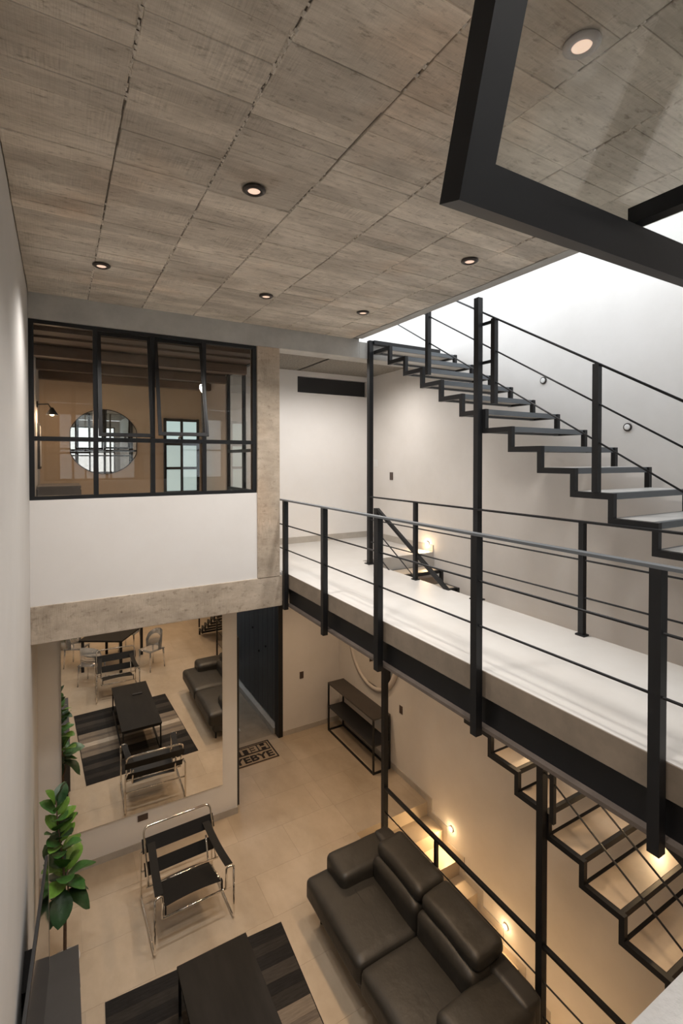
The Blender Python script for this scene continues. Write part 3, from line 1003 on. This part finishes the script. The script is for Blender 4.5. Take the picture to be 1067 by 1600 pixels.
# ------------------------------------------------------------------ tubular armchairs (front faces -y in local space)
def armchair():
    w = thing('tubular_armchair', (0, 0, 0), '', 'armchair')
    R_ = 0.0115
    X = 0.395
    for s in (-1, 1):
        pts = fillet([(s * X, -0.385, 0.565), (s * X, -0.385, 0.012), (s * X, 0.385, 0.012), (s * X, 0.36, 0.50)], 0.06)
        top = fillet([(s * X, -0.385, 0.45), (s * X, -0.385, 0.575), (s * (X - 0.075), -0.375, 0.575), (s * (X - 0.075), -0.355, 0.335)], 0.05)
        MB().tube(pts[:-1] + [Vector((s * X, 0.385, 0.50)), Vector((s * (X - 0.03), 0.37, 0.56))], R_, 8).build('side_frame', 'chrome', w, smooth=True)
        MB().tube(top, R_, 8).build('arm_tube', 'chrome', w, smooth=True)
        MB().tube(fillet([(s * 0.285, -0.33, 0.40), (s * 0.285, 0.16, 0.275), (s * 0.285, 0.25, 0.52)], 0.05), R_, 8).build('seat_rail', 'chrome', w, smooth=True)
        B(s * 0.285 - 0.006, s * 0.285 + 0.006, -0.345, -0.31, 0.33, 0.43).build('strap_end', 'sling_leather', w)
        # arm strap
        q = MB()
        n = 8
        vs_ = []
        for i in range(n + 1):
            t = i / n
            y = 0.30 - 0.665 * t
            z = 0.640 - 0.055 * t - 0.03 * math.sin(PI * t)
            xc = s * (0.300 + 0.05 * t)
            for dx, dz in ((-0.04, 0), (0.04, 0), (0.04, -0.005), (-0.04, -0.005)):
                vs_.append((xc + dx, y, z + dz))
        fs = [(4 * i + a, 4 * i + (a + 1) % 4, 4 * i + 4 + (a + 1) % 4, 4 * i + 4 + a) for i in range(n) for a in range(4)] + [(0, 1, 2, 3), (4 * n + 3, 4 * n + 2, 4 * n + 1, 4 * n)]
        q.add(vs_, fs).build('arm_strap', 'sling_leather', w, smooth=False)
    MB().tube(fillet([(-0.36, 0.12, 0.31), (-0.37, 0.375, 0.785), (0.37, 0.375, 0.785), (0.36, 0.12, 0.31)], 0.07), R_, 8).build('back_frame', 'chrome', w, smooth=True)
    MB().tube([(-0.385, 0.12, 0.31), (0.385, 0.12, 0.31)], R_, 8).build('cross_tube', 'chrome', w, smooth=True)
    MB().tube([(-0.315, -0.355, 0.335), (0.315, -0.355, 0.335)], R_, 8).build('cross_tube', 'chrome', w, smooth=True)
    MB().tube([(-0.395, 0.37, 0.30), (0.395, 0.37, 0.30)], R_ * 0.9, 8).build('cross_tube', 'chrome', w, smooth=True)

    def strap(name, y0, z0, y1, z1, hw, sag):
        """sling between left and right tubes from (y0,z0) to (y1,z1)"""
        nx, ny = 10, 5
        vs_ = []
        nrm = Vector((0, z1 - z0, -(y1 - y0))).normalized() * 0.0045
        for lay in (0, 1):
            for j in range(ny + 1):
                for i in range(nx + 1):
                    u = i / nx * 2 - 1
                    t = j / ny
                    k = sag * (1 - u * u)
                    p = Vector((u * hw, y0 + (y1 - y0) * t, z0 + (z1 - z0) * t)) + nrm.normalized() * k + nrm * lay
                    vs_.append(p)
        fs = []
        S = (nx + 1) * (ny + 1)
        for j in range(ny):
            for i in range(nx):
                a = j * (nx + 1) + i
                fs.append((a, a + 1, a + nx + 2, a + nx + 1))
                fs.append((S + a, S + a + nx + 1, S + a + nx + 2, S + a + 1))
        ring = [i for i in range(nx + 1)] + [j * (nx + 1) + nx for j in range(1, ny + 1)] + [ny * (nx + 1) + i for i in range(nx - 1, -1, -1)] + [j * (nx + 1) for j in range(ny - 1, 0, -1)]
        for a, b in zip(ring, ring[1:] + ring[:1]):
            fs.append((a, b, S + b, S + a))
        MB().add(vs_, fs).build(name, 'sling_leather', w, smooth=False)
    strap('upper_back_strap', 0.272, 0.565, 0.338, 0.685, 0.392, 0.0)
    strap('lower_back_strap', 0.185, 0.375, 0.245, 0.485, 0.385, 0.01)
    strap('seat_sling', -0.315, 0.405, 0.16, 0.285, 0.285, -0.018)
    return w


ch1 = armchair()
ch1['label'] = 'chrome tube armchair with black leather straps in front of the large mirror'
ch1['group'] = 'tubular armchairs'
ch2 = copy_tree(ch1)
ch1.location = (1.16, 5.35, 0.001)
ch1.rotation_euler = (0, 0, 0.03)
ch2['label'] = 'chrome tube armchair with black straps beside the dining table, seen in the mirror'
ch2.location = (1.03, 1.74, 0.001)
ch2.rotation_euler = (0, 0, PI + 0.02)

# ------------------------------------------------------------------ rug, coffee table, remote
RW, RL_ = 1.64, 2.34
g = thing('rug', (1.10, 3.56, 0), 'striped rug of dark, grey and cream strips under the coffee table', 'rug')
seq = 'kgkdgkmtmcttmkdkgdk'
seq = list('kdkgdk') + list('tmt') + ['c'] + list('tmt') + list('dkgkdk')
wts = [1, 0.8, 1.0, 1.0, 0.9, 1.0] + [1.0, 0.5, 0.9] + [0.95] + [0.8, 0.5, 1.0] + [1, 0.8, 1, 1, 0.8, 1]
sc = RL_ / sum(wts)
y = -RL_ / 2
for c_, w_ in zip(seq, wts):
    L_ = w_ * sc
    me = B(1.10 - RW / 2, 1.10 + RW / 2, 3.56 + y + 0.0006, 3.56 + y + L_ - 0.0006, 0.0005, 0.009).build('strip', 'rug_' + c_, g)
    y += L_
for sx in (-1, 1):
    B(1.10 + sx * RW / 2, 1.10 + sx * (RW / 2 + 0.008), 3.56 - RL_ / 2, 3.56 + RL_ / 2, 0.0005, 0.0095).build('binding', 'rug_k', g)
g.rotation_euler = (0, 0, -0.045)

TX0, TX1, TY0, TY1, TZ = 0.855, 1.475, 2.56, 4.33, 0.45
g = thing('coffee_table', ((TX0 + TX1) / 2, (TY0 + TY1) / 2, 0.01), 'long black coffee table with thin steel legs on the rug', 'table')
B(TX0, TX1, TY0, TY1, TZ - 0.03, TZ).build('top', 'table_black', g, bevel=0.003)
e = 0.022
for x in (TX0 + 0.01, TX1 - 0.01 - e):
    for y in (TY0 + 0.01, TY1 - 0.01 - e):
        B(x, x + e, y, y + e, 0.0095, TZ - 0.03).build('leg', 'black_steel', g)
    B(x, x + e, TY0 + 0.032, TY1 - 0.032, 0.0095, 0.0095 + e).build('floor_rail', 'black_steel', g)
for y in (TY0 + 0.01, TY1 - 0.01 - e):
    B(TX0 + 0.032, TX1 - 0.032, y, y + e, TZ - 0.052, TZ - 0.03).build('apron', 'black_steel', g)
g = thing('remote_control', (1.25, 3.08, TZ), 'small black remote control on the coffee table', 'remote')
B(1.165, 1.335, 3.058, 3.10, TZ + 0.0005, TZ + 0.018).build('case', 'black_paint', g, bevel=0.004)
for i in range(5):
    B(1.18 + i * 0.028, 1.198 + i * 0.028, 3.07, 3.088, TZ + 0.018, TZ + 0.0205).build('button', 'cabinet_grey', g)

# ------------------------------------------------------------------ leather sofa
g = thing('leather_sofa', (2.7, 3.5, 0), 'dark brown leather two-seat sofa with raised headrests', 'sofa')
Y0, Y1, YMD = 2.44, 4.58, 3.52
MB().cushion(2.27, 3.22, Y0 + 0.02, Y1 - 0.02, 0.13, 0.34, 0.04, 0, 14).build('base', 'sofa_side', g, smooth=True)
MB().cushion(2.20, 2.92, YMD + 0.004, Y1, 0.25, 0.475, 0.06, 0.035, 16, 0.004, 1).build('seat_cushion', 'sofa_leather', g, smooth=True)
MB().cushion(2.20, 2.92, Y0, YMD - 0.004, 0.25, 0.475, 0.06, 0.035, 16, 0.004, 4).build('seat_cushion', 'sofa_leather', g, smooth=True)
MB().cushion(2.44, 3.16, 4.20, 4.58, 0.36, 0.635, 0.06, 0.012, 14, 0.005, 2).build('armrest', 'sofa_leather', g, smooth=True)
MB().cushion(2.44, 3.16, 2.44, 2.84, 0.36, 0.645, 0.07, 0.015, 14, 0.005, 6).build('armrest', 'sofa_leather', g, smooth=True)
MB().cushion(3.02, 3.24, Y0 + 0.02, Y1 - 0.03, 0.20, 0.68, 0.06, 0, 14).build('back_panel', 'sofa_side', g, smooth=True)
for (a, b, sd) in ((YMD + 0.005, 4.235, 3), (2.80, YMD - 0.005, 5)):
    MB().cushion(2.80, 3.08, a, b, 0.40, 0.70, 0.07, 0.02, 14, 0.006, sd).build('back_cushion', 'sofa_leather', g, smooth=True)
    q = MB().cushion(-0.17, 0.17, a, b, -0.075, 0.075, 0.06, 0.012, 14, 0.006, sd + 9)
    R = Matrix.Rotation(-0.10, 4, 'Y')
    q.v = [tuple(Vector((3.03, 0, 0.765)) + R @ Vector((p[0], 0, p[2])) + Vector((0, p[1], 0))) for p in q.v]
    q.build('headrest', 'sofa_leather', g, smooth=True)
for (x, y) in ((2.34, 4.47), (2.34, 2.55), (3.12, 4.47), (3.12, 2.55)):
    MB().tube([(x, y, 0.0), (x, y, 0.14)], [0.012, 0.02], 10).build('leg', 'black_steel', g, smooth=True)
# stitched seam along the middle of each seat
for (a, b) in ((YMD + 0.10, 4.16), (2.90, YMD - 0.10)):
    pts = []
    c0, c1 = (YMD + 0.004, Y1) if a > 3.5 else (Y0, YMD - 0.004)
    for i in range(13):
        yy = a + (b - a) * i / 12
        fy = 1 - min(1, abs(yy - (c0 + c1) / 2) / ((c1 - c0) / 2)) ** 2.5
        pts.append((2.555, yy, 0.475 + 0.035 * fy - 0.001))
    MB().tube(pts, 0.0028, 6).build('seam', 'sofa_side', g, smooth=True)

# ------------------------------------------------------------------ television and cabinet
g = thing('media_cabinet', (-0.045, 4.0, 0), 'low dark grey media cabinet against the left wall', 'cabinet')
B(-0.21, 0.125, 2.7, 4.92, 0.47, 0.50).build('top', 'cabinet_grey', g)
B(-0.205, 0.10, 2.72, 4.90, 0.06, 0.47).build('body', 'cabinet_grey', g)
for i in range(4):
    d_ = B(0.10, 0.118, 2.73 + i * 0.5425, 2.73 + (i + 1) * 0.5425 - 0.006, 0.07, 0.462).build('door', 'cabinet_grey', g)
    B(0.118, 0.128, 2.95 + i * 0.5425, 3.07 + i * 0.5425, 0.43, 0.44).build('handle', 'black_steel', d_)
for (x, y) in ((-0.18, 2.76), (-0.18, 4.84), (0.06, 2.76), (0.06, 4.84)):
    B(x, x + 0.03, y, y + 0.03, 0, 0.06).build('foot', 'black_steel', g)
g = thing('television', (-0.145, 3.5, 1.0), 'flat black television turned out from the left wall above the cabinet', 'television')


def tvb(a0, a1, d0, d1, z0, z1):
    mb = B(d0, d1, a0, a1, z0, z1)
    Rz = Matrix.Rotation(-0.068, 4, 'Z')
    mb.v = [tuple(Vector((-0.137, 3.5, 0)) + Rz @ Vector(p)) for p in mb.v]
    return mb


tvb(-0.75, 0.75, -0.020, 0.0, 1.0, 1.87).build('case', 'tv_case', g, bevel=0.004)
tvb(-0.74, 0.74, 0.0, 0.0015, 1.012, 1.858).build('screen', 'tv_screen', g)
tvb(0.738, 0.752, -0.004, 0.003, 1.0, 1.87).build('edge_highlight', 'silver', g)  # silver strip on the far edge only, stands for its bright highlight
B(-0.218, -0.170, 3.55, 3.85, 1.3, 1.55).build('wall_bracket', 'black_steel', g)

# ------------------------------------------------------------------ plants
def leaf_mesh(name, L_, Wd, bend, m_, cup=0.18):
    nx, ny = 4, 8
    vs_ = []
    for j in range(ny + 1):
        t = j / ny
        w_ = Wd * (math.sin(PI * min(1, t ** 0.8 * 0.98 + 0.02)) ** 0.75) * (0.55 + 0.6 * t) * (1.0 if t < 0.999 else 0.15)
        for i in range(-nx // 2, nx // 2 + 1):
            u = i / (nx / 2)
            x = u * w_ * 0.5
            y = t * L_
            z = abs(u) * w_ * cup + bend * L_ * t * t + 0.006 * math.sin(9 * t + 3 * u)
            vs_.append((x, y, z))
    fs = []
    for j in range(ny):
        for i in range(nx):
            a = j * (nx + 1) + i
            fs.append((a, a + 1, a + nx + 2, a + nx + 1))
    me = bpy.data.meshes.new(name)
    me.from_pydata(vs_, [], fs)
    for p in me.polygons:
        p.use_smooth = True
    me.materials.append(MATS[m_])
    return me


LM = [leaf_mesh('leaf', 0.25, 0.22, -0.20, 'leaf_a', 0.14), leaf_mesh('leaf', 0.25, 0.19, -0.08, 'leaf_b', 0.16), leaf_mesh('leaf', 0.27, 0.22, -0.30, 'leaf_c', 0.12), leaf_mesh('leaf', 0.20, 0.20, -0.12, 'leaf_a', 0.08)]


def place_leaf(parent, me, base, az, pitch, roll=0.0, s=1.0):
    o = bpy.data.objects.new('leaf', me)
    COL.objects.link(o)
    o.parent = parent
    o.location = Vector(base) - WL[parent.name]
    o.rotation_mode = 'QUATERNION'
    q = Matrix.Rotation(az, 4, 'Z') @ Matrix.Rotation(pitch, 4, 'X') @ Matrix.Rotation(roll, 4, 'Y')
    o.rotation_quaternion = q.to_quaternion()
    o.scale = (s, s, s)
    return o


px, py = 0.02, 5.30
g = thing('fiddle_leaf_fig', (px, py, 0), 'tall fiddle leaf fig with glossy green leaves by the left wall', 'plant')
pt = MB().lathe([(0.105, 0.0), (0.125, 0.065), (0.13, 0.07), (0.115, 0.062)], (px, py, 0), 24).build('pot', 'pot', g, smooth=True)
MB().lathe([(0.112, 0.05), (0.112, 0.06)], (px, py, 0), 20).build('soil', 'soil', pt)
stem = [(px, py, 0.05), (px + 0.005, py, 0.50), (px + 0.002, py + 0.01, 0.75), (px - 0.005, py, 1.0), (px - 0.03, py + 0.01, 1.2), (px - 0.05, py, 1.4), (px - 0.06, py + 0.02, 1.62)]
MB().tube(stem, [0.016, 0.014, 0.012, 0.010, 0.008, 0.007, 0.005], 8).build('trunk', 'bark', g, smooth=True)
MB().tube([(px + 0.004, py + 0.003, 0.54), (px + 0.035, py - 0.01, 0.64), (px + 0.03, py, 0.80), (px + 0.03, py - 0.02, 0.95)], [0.009, 0.008, 0.006, 0.004], 8).build('branch', 'bark', g, smooth=True)
random.seed(21)


def sx_at(z):
    for a, b in zip(stem, stem[1:]):
        if a[2] <= z <= b[2]:
            t = (z - a[2]) / (b[2] - a[2])
            return a[0] + (b[0] - a[0]) * t, a[1] + (b[1] - a[1]) * t
    return stem[-1][0], stem[-1][1]


az = 0.0
for (za, zb, n, s0, p0, p1) in ((0.70, 0.98, 17, 0.98, -0.75, 1.05), (1.10, 1.36, 13, 0.76, 0.1, 1.2), (1.38, 1.62, 9, 0.74, 0.3, 1.3)):
    for i in range(n):
        t = (i + 0.5) / n
        z = za + (zb - za) * t
        x, y = sx_at(z)
        az += 2.4 + random.uniform(-0.35, 0.35)
        pitch = p0 + (p1 - p0) * t + random.uniform(-0.2, 0.2)
        a_ = az
        d = Vector((-math.sin(a_), math.cos(a_)))
        ss = s0 * random.uniform(0.85, 1.1)
        reach = 0.29 * ss * math.cos(pitch) + 0.03
        if x + d.x * reach < XL + 0.02:
            a_ = -a_ if random.random() < 0.5 else a_ + 1.1
            d = Vector((-math.sin(a_), math.cos(a_)))
            if x + d.x * reach < XL + 0.02:
                a_ = random.uniform(-0.5, 0.5) + (PI if random.random() < 0.6 else 0)
                d = Vector((-math.sin(a_), math.cos(a_)))
        me = LM[2] if (t < 0.3 and za < 0.8) else random.choice((LM[0], LM[1], LM[2], LM[3]))
        place_leaf(g, me, (x + d.x * 0.012, y + d.y * 0.012, z), a_, pitch, random.uniform(-0.35, 0.35), ss)
# second plant, seen in the mirror
px, py = 0.13, -1.45
g = thing('potted_plant', (px, py, 0), 'bushy potted plant on the far floor, at the mirror top left corner', 'plant')
MB().lathe([(0.10, 0.0), (0.13, 0.20), (0.115, 0.20)], (px, py, 0), 20).build('pot', 'pot', g, smooth=True)
LMs = leaf_mesh('leaf', 0.26, 0.08, -0.4, 'leaf_a')
for i in range(40):
    place_leaf(g, LMs, (px + random.uniform(-.04, .04), py + random.uniform(-.04, .04), 0.20 + random.uniform(0, 0.25)), i * 2.4, random.uniform(-0.1, 1.3), 0, random.uniform(0.8, 1.3))

# ------------------------------------------------------------------ dining set (seen in the mirror)
pc = [(1.2, 0.78), (1.76, -0.1), (1.01, -0.57), (0.45, 0.33)]
cxm, cym = sum(p[0] for p in pc) / 4, sum(p[1] for p in pc) / 4
g = thing('dining_table', (cxm, cym, 0), 'dark dining table with black legs, seen at the mirror top', 'table')
MB().prism([(cxm + (p[0] - cxm) * 1.12, cym + (p[1] - cym) * 1.12) for p in pc], 0.71, 0.745).build('top', 'table_black', g)
for p in pc:
    B(p[0] - 0.03, p[0] + 0.03, p[1] - 0.03, p[1] + 0.03, 0, 0.71).build('leg', 'black_steel', g)


def clear_chair():
    w = thing('clear_chair', (0, 0, 0), '', 'chair', 'clear dining chairs')
    MB().cushion(-0.21, 0.21, -0.21, 0.21, 0.43, 0.455, 0.012, 0.0, 6).build('seat', 'acrylic', w, smooth=True)
    n = 12
    vs_ = []
    for i in range(n + 1):
        t = PI * i / n
        for z, rr in ((0.45, 0.21), (0.62 + 0.24 * math.sin(t) ** 0.5, 0.225)):
            for d in (0, -0.012):
                vs_.append(((rr + d) * math.cos(t), 0.02 + (rr + d) * math.sin(t), z))
    fs = []
    for i in range(n):
        a, b = 4 * i, 4 * i + 4
        fs += [(a, b, b + 2, a + 2), (a + 3, b + 3, b + 1, a + 1), (a + 2, b + 2, b + 3, a + 3), (a + 1, b + 1, b, a)]
    fs += [(0, 2, 3, 1), (4 * n + 1, 4 * n + 3, 4 * n + 2, 4 * n)]
    MB().add(vs_, fs).build('backrest', 'acrylic', w, smooth=True)
    for sx in (-1, 1):
        for sy in (-1, 1):
            MB().tube([(sx * 0.20, sy * 0.20, 0), (sx * 0.18, sy * 0.18, 0.44)], [0.012, 0.018], 8).build('leg', 'acrylic', w, smooth=True)
    return w


cc = clear_chair()
spots = [((1.85, 0.85), -2.1, 'clear acrylic dining chair right of the dining table in the mirror'), ((0.60, 1.05), 0.55, 'clear acrylic dining chair between armchair and dining table in the mirror'),
         ((0.35, -0.15), 2.1, 'clear acrylic dining chair at the left of the dining table'), ((1.55, -0.60), -2.6, 'clear acrylic dining chair on the far side of the dining table')]
for i, (p, rz, lab) in enumerate(spots):
    c = cc if i == 0 else copy_tree(cc)
    c.location = (p[0], p[1], 0.001)
    c.rotation_euler = (0, 0, rz)
    c['label'] = lab

# ------------------------------------------------------------------ upper back room behind the steel window
struct(B(XL, 2.13, 8.0, 8.15, ZU, ZC).add([], []).build('wall_back_room', 'room_tan'), 'tan back wall of the room behind the steel window', 'wall')
cr = struct(B(XL, 2.05, YB + 0.22, 8.0, 6.06, 6.12).build('ceiling_back_room', 'wood_dark'), 'dark wooden ceiling of the room behind the steel window', 'ceiling')
y = YB + 0.23
k = 0
while y < 7.95:
    w_ = 0.215
    B(XL + 0.005, 2.045, y + 0.004, min(y + w_ - 0.004, 7.995), 6.02 - 0.02 * (k % 2), 6.06).build('plank', 'wood_dark', cr)
    y += w_
    k += 1
for yy in (5.9, 6.75, 7.55):
    B(XL + 0.005, 2.045, yy, yy + 0.10, 5.90, 6.0).build('joist', 'wood_dark', cr)
# glazed partition toward the landing
m = MB().box(2.05, 2.13, YB + 0.22, 5.45, ZU, 6.06).box(2.05, 2.13, 6.83, 8.0, ZU, 6.06)
struct(m.build('wall_room_right', 'plaster_white'), 'white side wall of the room behind the steel window', 'wall')
g = struct(thing('window_3', (2.09, 6.14, ZU), '', ''), 'black framed glazed partition between room and landing', 'window')
for yy in (5.45, 6.13, 6.79):
    B(2.07, 2.11, yy, yy + 0.04, ZU, 6.06).build('mullion', 'black_steel', g)
for zz in (ZU, 4.42, 4.93, 6.02):
    B(2.07, 2.11, 5.49, 6.13, zz, zz + 0.04).build('rail', 'black_steel', g)
    B(2.07, 2.11, 6.17, 6.79, zz, zz + 0.04).build('rail', 'black_steel', g)
for (ya, yb) in ((5.49, 6.13), (6.17, 6.79)):
    for (za, zb) in ((ZU + 0.04, 4.42), (4.46, 4.93), (4.97, 6.02)):
        B(2.087, 2.093, ya, yb, za, zb).build('pane', 'glass', g)
# paned door in the back wall
g = struct(thing('door_2', (1.69, 7.98, ZU), '', ''), 'black framed door with frosted panes in the tan wall', 'door')
for x in (1.42, 1.67, 1.92):
    B(x, x + 0.04, 7.955, 7.998, ZU, 5.48).build('stile', 'black_steel', g)
zz_ = [ZU + i * 0.376 for i in range(6)]
for z in zz_:
    for (a, b) in ((1.46, 1.67), (1.71, 1.92)):
        B(a, b, 7.955, 7.998, z, z + 0.04).build('rail', 'black_steel', g)
emit_mat('frosted_glow', (0.62, 0.80, 0.80), 0.5)  # panes glow by themselves in place of daylight behind the door
for z in zz_[:-1]:
    for (a, b) in ((1.46, 1.67), (1.71, 1.92)):
        B(a, b, 7.97, 7.985, z + 0.04, z + 0.376).build('pane', 'frosted_glow', g)
# round mirror with clipped sides
g = thing('round_mirror', (0.59, 7.97, 4.63), 'round mirror with clipped sides on the tan back wall', 'mirror')
n = 64
poly = []
for i in range(n):
    a = 2 * PI * i / n
    poly.append((max(-0.435, min(0.435, 0.465 * math.cos(a))), 0.465 * math.sin(a)))
q = MB().prism(poly, 0, 0.012)
q.v = [(0.59 + p[0], 7.985 - p[2], 5.10 + p[1]) for p in q.v]
q.build('mirror_glass', 'mirror', g)
q = MB().prism([(a * 1.025, b * 1.025) for a, b in poly], 0, 0.014)
q.v = [(0.59 + p[0], 7.999 - p[2], 5.10 + p[1]) for p in q.v]
q.build('rim', 'lamp_ring', g)
# wall lamp
g = thing('wall_lamp', (XL, 6.95, 5.40), 'lit black wall lamp on the left wall of the back room', 'lamp')
MB().lathe([(0.04, 0.0), (0.04, 0.015)], (XL, 6.95, 5.50), 16, 'x').build('mount', 'black_steel', g)
MB().tube([(XL + 0.01, 6.95, 5.50), (XL + 0.12, 6.95, 5.51), (XL + 0.15, 6.95, 5.46)], 0.008, 8).build('arm', 'black_steel', g, smooth=True)
MB().lathe([(0.015, 0.08), (0.025, 0.06), (0.07, -0.01), (0.062, -0.01), (0.02, 0.05)], (XL + 0.16, 6.95, 5.39), 24).build('shade', 'black_steel', g, smooth=True)
MB().lathe([(0.02, 0.03), (0.03, 0.0), (0.012, -0.02)], (XL + 0.16, 6.95, 5.39), 16).build('bulb', 'bulb_lamp', g, smooth=True)
light('wall_lamp_light', 'POINT', (XL + 0.16, 6.95, 5.35), 9, g, size=0.03)
g = thing('framed_picture', (XL, 7.3, 4.75), 'pale framed picture on the left wall of the back room', 'picture')
B(XL + 0.001, XL + 0.03, 7.05, 7.60, 4.72, 5.28).build('frame', 'black_paint', g)
B(XL + 0.03, XL + 0.034, 7.08, 7.57, 4.75, 5.25).build('picture', 'art_white', g)
g = thing('low_cabinet', (0.02, 6.8, ZU), 'grey low cabinet in the back room beneath the wall lamp', 'cabinet')
B(XL + 0.02, 0.22, 6.5, 7.3, ZU + 0.05, 4.50).build('body', 'cloth_grey', g)
B(XL + 0.01, 0.23, 6.49, 7.31, 4.50, 4.53).build('top', 'cloth_grey', g)
for z in (3.65, 3.95, 4.25):
    d_ = B(0.22, 0.235, 6.52, 7.28, z, z + 0.23).build('drawer', 'cloth_grey', g)
    B(0.235, 0.245, 6.85, 6.95, z + 0.11, z + 0.125).build('handle', 'black_steel', d_)
downlight(1.1, 6.3, 6.0, 'small downlight added on the dark wooden ceiling to warm the room', 40)  # lamp added to light the back room warmly
